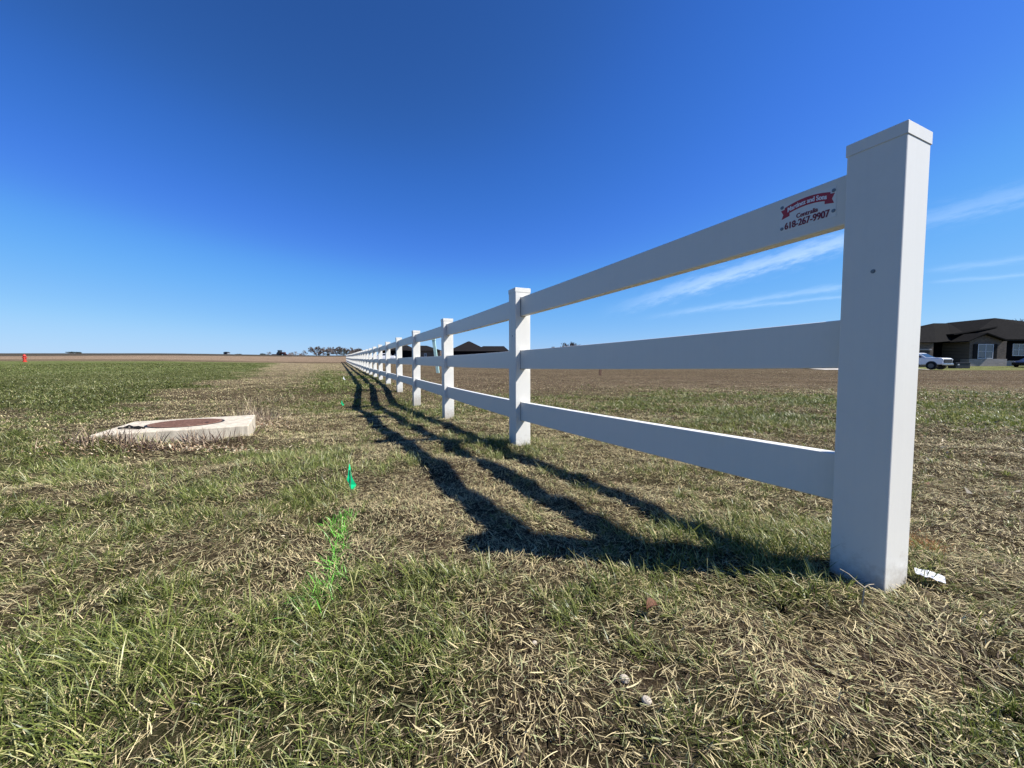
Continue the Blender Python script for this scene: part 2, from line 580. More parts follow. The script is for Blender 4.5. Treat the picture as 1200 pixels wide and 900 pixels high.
def np_mesh(name, verts, loops, starts, totals, m, tint=None, smooth=False):
    me = bpy.data.meshes.new(name)
    me.vertices.add(len(verts)); me.vertices.foreach_set('co', verts.astype(np.float32).ravel())
    me.loops.add(len(loops)); me.loops.foreach_set('vertex_index', loops.astype(np.int32))
    me.polygons.add(len(starts))
    me.polygons.foreach_set('loop_start', starts.astype(np.int32))
    me.polygons.foreach_set('loop_total', totals.astype(np.int32))
    if smooth: me.polygons.foreach_set('use_smooth', np.ones(len(starts), bool))
    if tint is not None:
        a = me.attributes.new('tint', 'FLOAT_COLOR', 'POINT')
        a.data.foreach_set('color', np.concatenate([tint, np.ones((len(tint), 1))], 1).astype(np.float32).ravel())
    me.update(calc_edges=True)
    me.materials.append(m)
    o = bpy.data.objects.new(name, me)
    COL.objects.link(o)
    return o


# ------------------------------------------------------------------ cover maps
def cover(x, y):
    """share of living green, brown-ness, and straw litter over the ground"""
    q = fence_q(x, y)
    n1 = fbm(x * .9, y * .9, 21, 4); n2 = fbm(x * .22, y * .22, 31, 4); n3 = fbm(x * 3.1, y * 3.1, 41, 3)
    # left crop field
    edge = -(2.7 + .085 * np.maximum(y, 0))
    wob = (n1 - .5) * 2.2 + (n2 - .5) * 3.0
    fieldL = sstep(0, 1.6 + .03 * y, (edge - q) + wob) * sstep(4.6, 6.2, y + (n1 - .5) * 2 - .12 * (x + 6))
    band = sstep(0, .8, (-.9 - .06 * np.maximum(y, 0)) - q + (n1 - .5) * 1.6) * sstep(3.4, 5.0, y) * (1 - fieldL)
    right = sstep(-.2, .6, q + (n1 - .5) * .6)
    # base mixture of the near turf
    g = .45 + 1.4 * (n1 - .5) + .9 * (n3 - .5)
    def spot(cx, cy, sx, sy):
        return np.exp(-((x - cx) / sx) ** 2 - ((y - cy) / sy) ** 2)
    g = g + .28 * spot(-.92, .74, .35, .16) + .40 * spot(-.11, 1.15, .16, .14) + .40 * spot(.12, 1.06, .12, .08)
    g = g + .30 * spot(-.20, .87, .25, .14) + .35 * spot(-1.6, 2.9, .5, .3) + .60 * spot(.84, .655, .20, .09)
    g = g - .35 * spot(.48, .87, .22, .12) - .45 * spot(.92, .79, .30, .12) - .30 * spot(1.3, 1.1, .5, .25)
    g = g - .30 * spot(-.45, 2.0, .45, .5) - .45 * spot(.30, .775, .10, .07) - .2 * spot(-.30, 1.5, .3, .25)
    g = g * (1 - fieldL) + fieldL * (.95 + .3 * (n1 - .5))
    g = g * (1 - band) + band * (.10 + .5 * (n1 - .45))
    strip = np.exp(-((q + 1.6 + .03 * y) / (.8 + .02 * np.maximum(y, 0))) ** 2) * sstep(5, 7, y) * (1 - fieldL)
    g = g + .35 * strip
    # right of the fence: thin green mid-ground, dead brown beyond
    gr = .36 + .9 * (n1 - .5) + .25 * np.exp(-((y - 6.5) / 3.) ** 2) * sstep(1, 4, q)
    dead = right * sstep(7.5, 12.5, y + 2.5 * (n2 - .5) - .08 * q)
    gr = gr * (1 - dead) + dead * (.04 + .3 * np.maximum(n2 - .55, 0))
    near_r = sstep(1.0, 2.0, y)
    g = g * (1 - right * near_r) + gr * right * near_r
    # far left: green ends, brown stubble beyond
    farL = (1 - right) * sstep(52, 60, y + 6 * (n2 - .5))
    farC = (1 - right) * sstep(16, 30, y) * (1 - sstep(0, 2.5, edge - q))
    g = g * (1 - farL) * (1 - .75 * farC)
    brown = np.clip(dead + farL * .9 + farC * .3 + .12 * np.maximum(n2 - .5, 0), 0, 1)
    lawn = right * sstep(43.5, 45, y) * sstep(44, 48, x) * (1 - sstep(70, 80, y))
    g = g * (1 - lawn) + .8 * lawn; brown = brown * (1 - lawn)
    return np.clip(g, 0, 1), brown, fieldL


def ground_tint(x, y):
    g, br, fl = cover(x, y)
    d = np.hypot(x, y)
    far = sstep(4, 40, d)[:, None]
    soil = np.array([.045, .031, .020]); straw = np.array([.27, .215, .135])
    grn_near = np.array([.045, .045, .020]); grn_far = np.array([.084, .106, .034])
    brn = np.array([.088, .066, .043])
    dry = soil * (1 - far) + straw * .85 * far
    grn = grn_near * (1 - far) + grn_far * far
    n = fbm(x * .15, y * .6, 77, 3)[:, None]
    brnv = brn * (.75 + .5 * n)
    c = dry * (1 - g[:, None]) + grn * g[:, None]
    c = c * (1 - br[:, None]) + brnv * br[:, None]
    farfield = (sstep(60, 75, y) * (1 - sstep(0, 20, fence_q(x, y))))[:, None]
    stub = np.array([.175, .128, .088]) * (.8 + .45 * fbm(x * .01, y * .05, 99, 3)[:, None])
    c = c * (1 - farfield) + stub * farfield
    dark = sstep(175, 205, d)[:, None] * farfield
    c = c * (1 - dark) + np.array([.055, .048, .038]) * dark
    return c


def build_ground():
    nr, na = 330, 840
    rr = np.concatenate([[0.0], np.geomspace(.22, 4200, nr)])
    # finer spokes where the picture looks
    t = np.linspace(-math.pi, math.pi, na, endpoint=False)
    th = t - .45 * np.sin(t)
    X = rr[:, None] * np.sin(th)[None]; Y = rr[:, None] * np.cos(th)[None]
    x = X.ravel(); y = Y.ravel()
    z = G(x, y)
    V = np.stack([x, y, z], 1)
    i = np.arange(1, nr)[:, None]; j = np.arange(na)[None]
    j2 = (j + 1) % na
    quads = np.stack([i * na + j, i * na + j2, (i + 1) * na + j2, (i + 1) * na + j], -1).reshape(-1, 4)[:, ::-1]
    jj = np.arange(na)
    tris = np.stack([np.zeros(na, int), na + (jj + 1) % na, na + jj], 1)[:, ::-1]
    loops = np.concatenate([quads.ravel(), tris.ravel()])
    totals = np.concatenate([np.full(len(quads), 4), np.full(len(tris), 3)])
    starts = np.concatenate([[0], np.cumsum(totals)[:-1]])
    o = np_mesh('ground', V, loops, starts, totals, M['ground'], ground_tint(x, y), smooth=True)
    # the normals must look up
    if o.data.polygons[5000].normal.z < 0:
        o.data.flip_normals()
    return tag(o, kind='structure')


build_ground()

# ------------------------------------------------------------------ street by the house
def strip_sheet(name, x0, x1, yfun0, yfun1, m, lift=.03, n=60):
    mb = MB()
    prev = None
    ny = 8
    for k in range(n + 1):
        x = x0 + (x1 - x0) * k / n
        row = []
        for j in range(ny + 1):
            y = yfun0(x) + (yfun1(x) - yfun0(x)) * j / ny
            row.append(mb.bm.verts.new((x, y, float(G(x, y)) + lift)))
        if prev:
            for j in range(ny):
                mb.bm.faces.new((prev[j], row[j], row[j + 1], prev[j + 1]))
        prev = row
    return mb.build(name, m)


driveway = tag(strip_sheet('driveway', 37.5, 50.5, lambda x: 46.0, lambda x: 49.5, M['lane'], .05), kind='structure')

# ------------------------------------------------------------------ the white fence
H = HC
pw = .140
CAPW = pw + .004
POST_TOP = [1.008, .958, .966, 1.0, 1.02, 1.045, 1.08, 1.12, 1.15]   # above the lens, in lens heights
N_POST = 34
c1 = Vector((1.637, 1.640)) * H
dv = Vector((-.4115, .9114))
perp_r = Vector((.9114, .4115))
P1c = c1 + dv * (pw / 2) + perp_r * (pw / 2)          # centre of the near post
posts = []
for k in range(N_POST):
    if k == 0:
        p = P1c
    else:
        y = (4.99 + 3.3 * (k - 1)) * H
        p = Vector((.095 * H - .4515 * (3.3 * (k - 1)) * H, y))
        if k == 1: p = Vector((.095 * H, 4.99 * H))
    gz = float(G(p.x, p.y))
    if k < len(POST_TOP): top = HC + POST_TOP[k] * H
    else: top = None
    posts.append([p, gz, top])
for k, P in enumerate(posts):
    if P[2] is None:
        gb = float(np.interp(P[0].y, PF_Y, PF_Z))
        tgt = gb + 1.93 * H
        w = min(1, (k - 8) / 6)
        P[2] = tgt * w + (gb + (posts[8][2] - float(np.interp(posts[8][0].y, PF_Y, PF_Z)))) * (1 - w)

fence = empty('rail_fence', (P1c.x, P1c.y, posts[0][1]), 0,
              'long white three-rail vinyl fence running from the near right post to the horizon', 'fence')
FO = fence.location.copy()


def loc_f(x, y, z): return Vector((x, y, z)) - FO


ang = math.atan2(-dv.x, dv.y)     # rotation about z that carries +Y onto the fence line
post_mesh = None
cap_mesh = None
for k, (p, gz, top) in enumerate(posts):
    if k + 1 < len(posts): d2 = (posts[k + 1][0] - p).normalized()
    a = ang if k == 0 else math.atan2(-d2.x, d2.y)
    tilt = random.uniform(-.006, .006) if k else 0
    L_ = top - .03 - (gz - .25)
    mb = MB(); mb.box((0, 0, -L_ / 2), (pw, pw, L_))
    po = mb.build('post', M['vinyl'], fence, bevel=.004)
    po.location = loc_f(p.x, p.y, top - .03); po.rotation_euler = (tilt, tilt, a)
    mb = MB()
    mb.box((0, 0, .0125), (CAPW, CAPW, .035))
    # shallow pyramid on the cap
    q = CAPW / 2 - .002
    mb.slab([(-q, -q, .0302), (q, -q, .0302), (q, q, .0302), (-q, q, .0302)], (0, 0, .001))
    cp = mb.build('post_cap', M['vinyl'], po, bevel=.003)
    if k < 6:
        for sz, sy in ((-.37, -.008), ):
            mb = MB(); x0 = -pw / 2
            mb.cyl((x0 + .001, sy, sz), (x0 - .0025, sy, sz), .0065, .005, 14)
            mb.box((x0 - .003, sy, sz), (.0012, .008, .0016))
            mb.build('screw', M['screw'], po)

# rails
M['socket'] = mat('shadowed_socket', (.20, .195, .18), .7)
post_objs = [c for c in fence.children if c.name.startswith('post')]
for k in range(1, 5):
    for rc in (.764, .099, -.558):
        mb = MB()
        mb.box((0, 0, -(1.0 - rc) * H + .03), (.053, pw + .0012, .235 * H + .005))
        mb.build('rail_socket', M['socket'], post_objs[k])
rail_c = [.764, .099, -.558]      # rail centres against the lens at the near post, in lens heights
rh, rt = .235 * H, .048
nrail = 0
for k in range(N_POST - 1):
    pa, ga, ta = posts[k]; pb, gb, tb = posts[k + 1]
    for r in range(3):
        drop = (1.0 - rail_c[r]) * H
        a = Vector((pa.x, pa.y, ta - drop - (.008 * H if k == 0 else 0) + (.026 * H if k == 0 and r == 0 else 0))); b = Vector((pb.x, pb.y, tb - drop))
        d = (b - a).normalized()
        a2 = a + d * (pw / 2 - .012); b2 = b - d * (pw / 2 - .012)
        ln = (b2 - a2).length
        yaw = math.atan2(-d.x, d.y); pit = math.asin(d.z)
        mb = MB()
        nseg = 12 if k < 3 else 1
        sag = .004 if k < 4 else 0
        ys = [ln * i / nseg - ln / 2 for i in range(nseg + 1)]
        rows = []
        for yy in ys:
            zz = -sag * (1 - (2 * yy / ln) ** 2)
            bow = .0015 * math.sin(yy * 2.1 + r * 2 + k)
            rows.append([mb.bm.verts.new((sx * rt / 2 + bow, yy, sz * rh / 2 + zz)) for sx, sz in ((-1, -1), (1, -1), (1, 1), (-1, 1))])
        for i in range(nseg):
            for j in range(4):
                mb.bm.faces.new((rows[i][j], rows[i][(j + 1) % 4], rows[i + 1][(j + 1) % 4], rows[i + 1][j]))
        mb.bm.faces.new(rows[0]); mb.bm.faces.new(rows[-1][::-1])
        ro = mb.build('rail', M['vinyl'], fence, bevel=.004)
        ro.location = (a2 + b2) / 2 - FO
        ro.rotation_euler = (pit, 0, yaw)
        nrail += 1
        if k == 0 and r == 0:
            top_rail_mid = (a2 + b2) / 2; top_rail_rot = Matrix.Rotation(yaw, 4, 'Z') @ Matrix.Rotation(pit, 4, 'X')
            top_rail_len = ln

# ------------------------------------------------------------------ the sign on the top rail
# local frame of the sign: s runs towards the camera end along the rail face, t up
def rail_hit(px, py):
    d = px_dir(px, py); o = Vector((0, 0, HC))
    n3 = (top_rail_rot @ Vector((-1, 0, 0, 0))).to_3d()
    p0 = top_rail_mid + n3 * (rt / 2 + .0015)
    t = (p0 - o).dot(n3) / d.dot(n3)
    return o + d * t


sg_a = rail_hit(918, 256); sg_b = rail_hit(975, 240)
ctr = rail_hit(947, 246)
ex = (top_rail_rot @ Vector((0, -1, 0, 0))).to_3d()      # towards near post
ez = (top_rail_rot @ Vector((0, 0, 1, 0))).to_3d()
en = (top_rail_rot @ Vector((-1, 0, 0, 0))).to_3d()
half = abs((sg_b - sg_a).dot(ex)) / 2
c_along = (sg_a + sg_b) / 2
mid_on_axis = top_rail_mid + en * (rt / 2 + .0005)
sc_ = mid_on_axis + ex * ((c_along - mid_on_axis).dot(ex))
sc_ = sc_ + ez * ((ctr - sc_).dot(ez))
rotm = Matrix((ex, ez, en)).transposed()
sign = bpy.data.objects.new('company_sign', None)
sign.empty_display_size = .05
COL.objects.link(sign)
sign.matrix_world = Matrix.Translation(sc_) @ rotm.to_4x4()
tag(sign, 'small company sign with red ribbon banner and phone number on the top fence rail', 'sign')
SW = half * 2
print('sign width', SW)
mb = MB(); mb.box((0, 0, .0008), (SW * 1.16, .100, .0012))
mb.build('sign_plate', M['sign_plate'], sign)


def text_obj(name, body, size, x, y, m, parent, width=None, arc=None, z=.0022):
    cu = bpy.data.curves.new(name, 'FONT')
    cu.body = body; cu.size = size; cu.align_x = 'CENTER'; cu.align_y = 'CENTER'
    cu.offset = size * .012
    tmp = bpy.data.objects.new(name, cu)
    COL.objects.link(tmp)
    dg = bpy.context.evaluated_depsgraph_get()
    me = bpy.data.meshes.new_from_object(tmp.evaluated_get(dg))
    bpy.data.objects.remove(tmp)
    co = np.empty(len(me.vertices) * 3); me.vertices.foreach_get('co', co); co = co.reshape(-1, 3)
    w = co[:, 0].max() - co[:, 0].min()
    k = (width / w) if width else 1
    co[:, 0] = (co[:, 0] - (co[:, 0].max() + co[:, 0].min()) / 2) * k + x
    co[:, 1] += y
    if arc: co[:, 1] += arc(co[:, 0])
    co[:, 2] = z
    nf = len(me.polygons)
    polys = [tuple(p.vertices) for p in me.polygons]
    bpy.data.meshes.remove(me)
    allv, allf = [], []
    for i, dx in enumerate((-.028, 0, .028)):        # bold strokes
        b_ = len(allv)
        allv += [(c[0] + dx * size, c[1], c[2] + .00012 * i) for c in co]
        allf += [tuple(v + b_ for v in p) for p in polys]
    me = bpy.data.meshes.new(name); me.from_pydata(allv, [], allf)
    me.materials.append(m)
    o = bpy.data.objects.new(name, me); COL.objects.link(o); o.parent = parent
    return o


arcf = lambda x: .014 * (1 - (x / (SW / 2)) ** 2)
mb = MB()
nb = 24; y0 = .018; hb = .028
top_v, bot_v = [], []
for i in range(nb + 1):
    x = -SW * .47 + SW * .94 * i / nb
    bot_v.append(mb.bm.verts.new((x, y0 - hb / 2 + arcf(x), .0019)))
    top_v.append(mb.bm.verts.new((x, y0 + hb / 2 + arcf(x), .0019)))
for i in range(nb): mb.bm.faces.new((bot_v[i], bot_v[i + 1], top_v[i + 1], top_v[i]))
for s in (-1, 1):       # folded ribbon tails
    xa, xb = s * SW * .36, s * SW * .54
    ya = y0 - .014 + arcf(xa)
    mb.poly([(xa, ya - .010, .0017), (xb, ya - .016, .0017), (s * SW * .50, ya + .000, .0017), (xb + s * .002, ya + .016, .0017), (s * SW * .45, ya + .018, .0017), (xa, ya + .006, .0017)])
mb.build('ribbon_banner', M['sign_red'], sign)
text_obj('banner_lettering', 'Martinez and Sons', .023, 0, y0 - .001, M['sign_white'], sign, SW * .80, arcf)
text_obj('town_lettering', 'Centralia', .022, 0.002, -.009, M['sign_text'], sign, SW * .44)
text_obj('phone_lettering', '618-267-9907', .033, 0, -.034, M['sign_text'], sign, SW * .92)
for sx, sy in ((-.53, .038), (.53, .036), (-.53, -.038), (.53, -.030)):
    mb = MB(); mb.cyl((SW * sx, sy, .001), (SW * sx, sy, .0035), .0062, .005, 12)
    mb.build('screw', M['screw'], sign)

# ------------------------------------------------------------------ concrete slab with manhole lid
slab_px = [(105, 510), (157, 494), (299, 486), (291, 498.6)]
slab_top = HC - .845 * H
sl = [W(px, py, 1) for px, py in slab_px]
def onplane(px, py, z):
    d = px_dir(px, py); t = (z - HC) / d.z
    return Vector((0, 0, HC)) + d * t
sq = [onplane(px, py, slab_top) for px, py in slab_px]
mid = sum(sq, Vector()) / 4
slab_root = empty('manhole_slab', (mid.x, mid.y, float(G(mid.x, mid.y))), 0,
                  'low pale concrete slab with a round rusty lid set in the grass left of the fence', 'manhole')
SO = slab_root.location.copy()
mb = MB()
mb.slab([p - SO for p in sq], (0, 0, -.26))
so_ = mb.build('slab', M['concrete'], slab_root, bevel=.008)
lc = onplane(218.5, 495.8, slab_top)
mb = MB()
mb.cyl(lc - SO + Vector((0, 0, -.004)), lc - SO + Vector((0, 0, .006)), .278, .276, 48)
for i in range(-5, 6):
    wv = math.sqrt(max(0, .26 ** 2 - (i * .047) ** 2))
    mb.box(lc - SO + Vector((0, i * .047, .0075)), (2 * wv, .012, .003))
lid = mb.build('manhole_lid', M['rust'], slab_root)
mb = MB()
mb.cyl(lc - SO + Vector((.2, 0, .007)), lc - SO + Vector((.2, 0, .009)), .018, .018, 12)
mb.build('lid_pick_hole', M['darkmetal'], lid)
mb = MB(); mb.cyl(lc - SO + Vector((0, 0, -.003)), lc - SO + Vector((0, 0, .0022)), .296, .296, 48)
mb.build('lid_frame', M['darkmetal'], slab_root)
# bent lifting bar left of the lid
hp = onplane(155, 502.5, slab_top) - SO
mb = MB()
pts = [hp + Vector((-.10, .03, .004)), hp + Vector((-.06, .035, .022)), hp + Vector((0, .01, .012)), hp + Vector((.06, -.005, .020)), hp + Vector((.11, 0, .006))]
for a, b in zip(pts, pts[1:]): mb.cyl(a, b, .008, .008, 8)
pts = [hp + Vector((-.11, -.01, .008)), hp + Vector((-.03, -.035, .014)), hp + Vector((.10, -.03, .008))]
for a, b in zip(pts, pts[1:]): mb.cyl(a, b, .007, .007, 8)
mb.build('lifting_bar', M['darkmetal'], slab_root)

# ------------------------------------------------------------------ grass
def blades(name, x, y, z0, length, width, az, lean, curl, tint, m, segs=3, az_turn=None):
    """every blade: a tapering strip that starts at lean from the vertical and bends over by curl"""
    n = len(x)
    if az_turn is None: az_turn = np.zeros(n)
    px_, py_, pz_ = x.copy(), y.copy(), z0.copy()
    fw = rng.uniform(-1, 1, n) * 1.2 + az + math.pi / 2      # direction the blade is wide in
    wx, wy = np.cos(fw), np.sin(fw)
    rows = []
    for s in range(segs + 1):
        f = s / segs
        wd = width * (1 - .15 * f if s < segs else 0.12) * (1.0 if s else .8)
        rows.append((px_ - wx * wd / 2, py_ - wy * wd / 2, pz_, px_ + wx * wd / 2, py_ + wy * wd / 2, pz_))
        if s < segs:
            l = lean + curl * (f + .5 / segs)
            a = az + az_turn * f
            st = length / segs
            px_ = px_ + np.sin(l) * np.cos(a) * st
            py_ = py_ + np.sin(l) * np.sin(a) * st
            pz_ = pz_ + np.cos(l) * st
    nv = 2 * (segs + 1)
    V = np.empty((n, nv, 3))
    for s, r in enumerate(rows):
        V[:, 2 * s, 0], V[:, 2 * s, 1], V[:, 2 * s, 2] = r[0], r[1], r[2]
        V[:, 2 * s + 1, 0], V[:, 2 * s + 1, 1], V[:, 2 * s + 1, 2] = r[3], r[4], r[5]
    return V, np.repeat(tint[:, None, :], nv, 1), segs


def join_blades(name, sets, m):
    Vs, Ts, Ls = [], [], []
    base = 0
    for V, T, segs in sets:
        n, nv, _ = V.shape
        off = base + np.arange(n)[:, None, None] * nv
        s = np.arange(segs)[None, :, None] * 2
        q = off + s + np.array([0, 1, 3, 2])[None, None, :]
        Ls.append(q.reshape(-1)); Vs.append(V.reshape(-1, 3)); Ts.append(T.reshape(-1, 3))
        base += n * nv
    V = np.concatenate(Vs); T = np.concatenate(Ts); L = np.concatenate(Ls)
    nf = len(L) // 4
    print(name, 'faces', nf)
    return np_mesh(name, V, L, np.arange(nf) * 4, np.full(nf, 4), m, T)


ARC = R(66)


def scatter(d0, d1, dens, arc=ARC):
    """random ground points between two distances in front of the camera"""
    area = arc * (d1 ** 2 - d0 ** 2)
    n = int(area * dens)
    d = np.sqrt(rng.uniform(d0 ** 2, d1 ** 2, n)); t = rng.uniform(-arc, arc, n)
    return d * np.sin(t), d * np.cos(t)


slab_xy = np.array([[p.x, p.y] for p in sq])


def clear_mask(x, y, pad=.0):
    """true where grass may stand"""
    ok = np.ones(len(x), bool)
    ins = np.ones(len(x), bool)
    for i in range(4):
        a, b = slab_xy[i], slab_xy[(i + 1) % 4]
        cr = (b[0] - a[0]) * (y - a[1]) - (b[1] - a[1]) * (x - a[0])
        ln = np.hypot(*(b - a))
        ins &= (cr / ln < pad)     # clockwise polygon
    ok &= ~ins
    ok &= (((x + .83) / .06) ** 2 + ((y - 1.571) / .04) ** 2) > 1
    for p, gz, top in posts[:12]:
        dx, dy = x - p.x, y - p.y
        u_ = dx * dv.x + dy * dv.y; w_ = dx * perp_r.x + dy * perp_r.y
        ok &= ~((np.abs(u_) < pw / 2 + .006) & (np.abs(w_) < pw / 2 + .006))
    st = (x > 37) & (x < 51) & (y > 45.9) & (y < 49.6)
    return ok & ~st


def green_tint(n, g):
    c1_ = np.array([.060, .090, .017]); c2_ = np.array([.215, .24, .055]); c3_ = np.array([.50, .47, .20])
    u = rng.uniform(0, 1, n)[:, None]; w = (rng.uniform(0, 1, n) < .16)[:, None] * 1.0
    c = c1_ * (1 - u) + c2_ * u
    c = c * (1 - w * .8) + c3_ * w * .8
    return c * rng.uniform(.8, 1.2, n)[:, None]


def straw_tint(n, brown):
    c1_ = np.array([.72, .61, .345]); c2_ = np.array([.44, .345, .165]); c3_ = np.array([.125, .088, .052])
    u = rng.uniform(0, 1, n)[:, None]
    v = (rng.uniform(0, 1, n) < (.24 + .55 * brown))[:, None] * 1.0
    c = c1_ * u + c2_ * (1 - u)
    w = (rng.uniform(0, 1, n) < .22)[:, None] * 1.0          # half-dead, grey-green
    c = c * (1 - w) + np.array([.43, .44, .21]) * rng.uniform(.5, 1.2, n)[:, None] * w
    c = c * (1 - v) + c3_ * v
    return c * rng.uniform(.75, 1.2, n)[:, None]


rings = [(.35, 1.3, 1.05, 3), (1.3, 2.2, .90, 3), (2.2, 3.6, .52, 3), (3.6, 6, .27, 2), (6, 10, .13, 2), (10, 18, .055, 2),
         (18, 32, .020, 1), (32, 60, .009, 1)]
green_sets, straw_sets = [], []
for (d0, d1, k, segs) in rings:
    dm = (d0 + d1) / 2
    wmin = .00075 * dm                       # keep far blades from thinning below what can be seen
    # --- tufts of living grass
    x, y = scatter(d0, d1, 1000 * k * (1 if d0 < 5 else 1.8))
    g, br, fl = cover(x, y)
    ok = clear_mask(x, y) & (rng.uniform(0, 1, len(x)) < sstep(.25, .85, g) * .95 + .05 * (g > .1))
    x, y, g, fl = x[ok], y[ok], g[ok], fl[ok]
    nb_ = rng.integers(9, 24, len(x))
    rep = np.repeat(np.arange(len(x)), nb_)
    n = len(rep)
    size = rng.uniform(.55, 1.25, len(x)) * (.6 + .75 * g) * (1 - .35 * fl)
    size = np.where(rng.uniform(0, 1, len(x)) < .09, size * 1.6, size)
    mean_az = rng.uniform(0, 2 * math.pi, len(x)) * .5 + 2 * math.pi * fbm(x * .8, y * .8, 55, 2)
    th_ = rng.uniform(0, 2 * math.pi, n)
    rad = rng.uniform(0, .022, n) * size[rep]
    bx = x[rep] + np.cos(th_) * rad; by = y[rep] + np.sin(th_) * rad
    az = np.where(rng.uniform(0, 1, n) < .55, mean_az[rep] + rng.normal(0, .5, n), th_)
    ln = rng.uniform(.024, .066, n) * size[rep] * (1 + .10 * min(dm, 6) / 6)
    wd = np.maximum(rng.uniform(.0012, .0029, n), wmin * rng.uniform(.7, 1.3, n))
    nearf = np.clip(.55 + .38 * np.hypot(bx, by), .7, 1)         # finer turf right under the lens
    ln = ln * nearf; wd = wd * nearf
    okb = clear_mask(bx, by)
    bx, by, az, ln, wd, rep = bx[okb], by[okb], az[okb], ln[okb], wd[okb], rep[okb]
    n = len(bx)
    green_sets.append(blades('g', bx, by, G(bx, by) - .003, ln, wd, az, rng.uniform(.05, .75, n), rng.uniform(.2, 1.5, n),
                             green_tint(n, g[rep]) * (1 - fl[rep][:, None] * np.array([.14, .16, .10])), None, segs))
    # --- dead straw, matted
    x, y = scatter(d0, d1, 15500 * k)
    g, br, fl = cover(x, y)
    keep = np.clip(1.10 - .62 * g - .62 * fl, .05, 1) * (1 - .75 * np.exp(-((x - .30) / .09) ** 2 - ((y - .775) / .06) ** 2))
    ok = clear_mask(x, y) & (rng.uniform(0, 1, len(x)) < keep)
    x, y, br = x[ok], y[ok], br[ok]
    n = len(x)
    swirl = 2 * math.pi * fbm(x * 1.3, y * 1.3, 65, 3) * 2
    az = np.where(rng.uniform(0, 1, n) < .5, swirl + rng.normal(0, .6, n), rng.uniform(0, 2 * math.pi, n))
    up = rng.uniform(0, 1, n) < .16
    lean = np.where(up, rng.uniform(.3, 1.0, n), rng.uniform(1.15, 1.58, n))
    ln = rng.uniform(.010, .042, n) * np.where(up, .85, 1.0) * (1 - .25 * br)
    wd = np.maximum(rng.uniform(.0008, .0021, n) * np.where(rng.uniform(0, 1, n) < .08, 2.0, 1), wmin * rng.uniform(.6, 1.4, n))
    z0 = G(x, y) + rng.uniform(0, .018, n) * np.where(up, .2, 1)
    straw_sets.append(blades('s', x, y, z0, ln, wd, az, lean, rng.uniform(-.25, .5, n), straw_tint(n, br), None, segs,
                             rng.normal(0, .35, n)))

for (d0, d1, k, segs) in rings[:5]:
    # broken chaff that fills the gaps between the straws
    x, y = scatter(d0, d1, 21000 * k)
    g, br, fl = cover(x, y)
    ok = clear_mask(x, y) & (rng.uniform(0, 1, len(x)) < np.clip(1.1 - .5 * g - .5 * fl, .1, 1))
    x, y, br = x[ok], y[ok], br[ok]; n = len(x)
    c = straw_tint(n, np.clip(br + .60, 0, 1)) * .62
    dm = (d0 + d1) / 2
    straw_sets.append(blades('c', x, y, G(x, y) + rng.uniform(.0, .010, n), rng.uniform(.004, .015, n) * (1 + .1 * dm), np.maximum(rng.uniform(.0010, .0030, n), .0008 * dm),
                             rng.uniform(0, 6.28, n), rng.uniform(1.0, 1.7, n), rng.uniform(-.3, .3, n), c, None, 1))

gr = join_blades('green_grass', green_sets, M['grass'])
tag(gr, 'tufts of living green grass growing through the dry turf', 'grass', kind='stuff')
st = join_blades('dry_grass', straw_sets, M['straw'])
tag(st, 'matted straw-coloured dead grass covering the ground', 'dry grass', kind='stuff')

# painted green marking on the turf, a trail of sprayed blades
xs_, ys_ = [], []
for (px, py, rr_, n) in [(400, 612, .020, 70), (397, 630, .018, 60), (399, 648, .012, 30), (393, 665, .02, 36), (384, 690, .035, 70), (376, 702, .028, 45)]:
    p = ray_ground(px, py)
    xs_.append(rng.normal(p.x, rr_, n)); ys_.append(rng.normal(p.y, rr_ * 1.3, n))
px_ = np.concatenate(xs_); py_ = np.concatenate(ys_); n = len(px_)
tn = np.array([.14, .50, .05]) * rng.uniform(.5, 1.2, n)[:, None] + np.array([.08, .05, .02]) * rng.uniform(0, 1, n)[:, None]
pg = join_blades('painted_grass', [blades('p', px_, py_, G(px_, py_), rng.uniform(.03, .07, n), rng.uniform(.0015, .003, n),
                 rng.uniform(0, 6.28, n), rng.uniform(.05, .8, n), rng.uniform(.1, 1.2, n), tn, None, 3)], M['grass'])
tag(pg, 'patch of turf sprayed bright green as a utility mark below the green flag', 'painted grass', kind='stuff')

# dead leaves and chaff
def litter(name, cx, cy, sx, sy, n, smin, smax, cols, label):
    x = rng.normal(cx, sx, n); y = rng.normal(cy, sy, n)
    ok = clear_mask(x, y); x, y = x[ok], y[ok]; n = len(x)
    c = np.array(cols)[rng.integers(0, len(cols), n)] * rng.uniform(.7, 1.25, n)[:, None]
    return blades('l', x, y, G(x, y) + rng.uniform(.002, .025, n), rng.uniform(smin, smax, n), rng.uniform(smin, smax, n) * .55,
                  rng.uniform(0, 6.28, n), rng.uniform(.9, 1.6, n), rng.uniform(-.8, .8, n), c, None, 2)


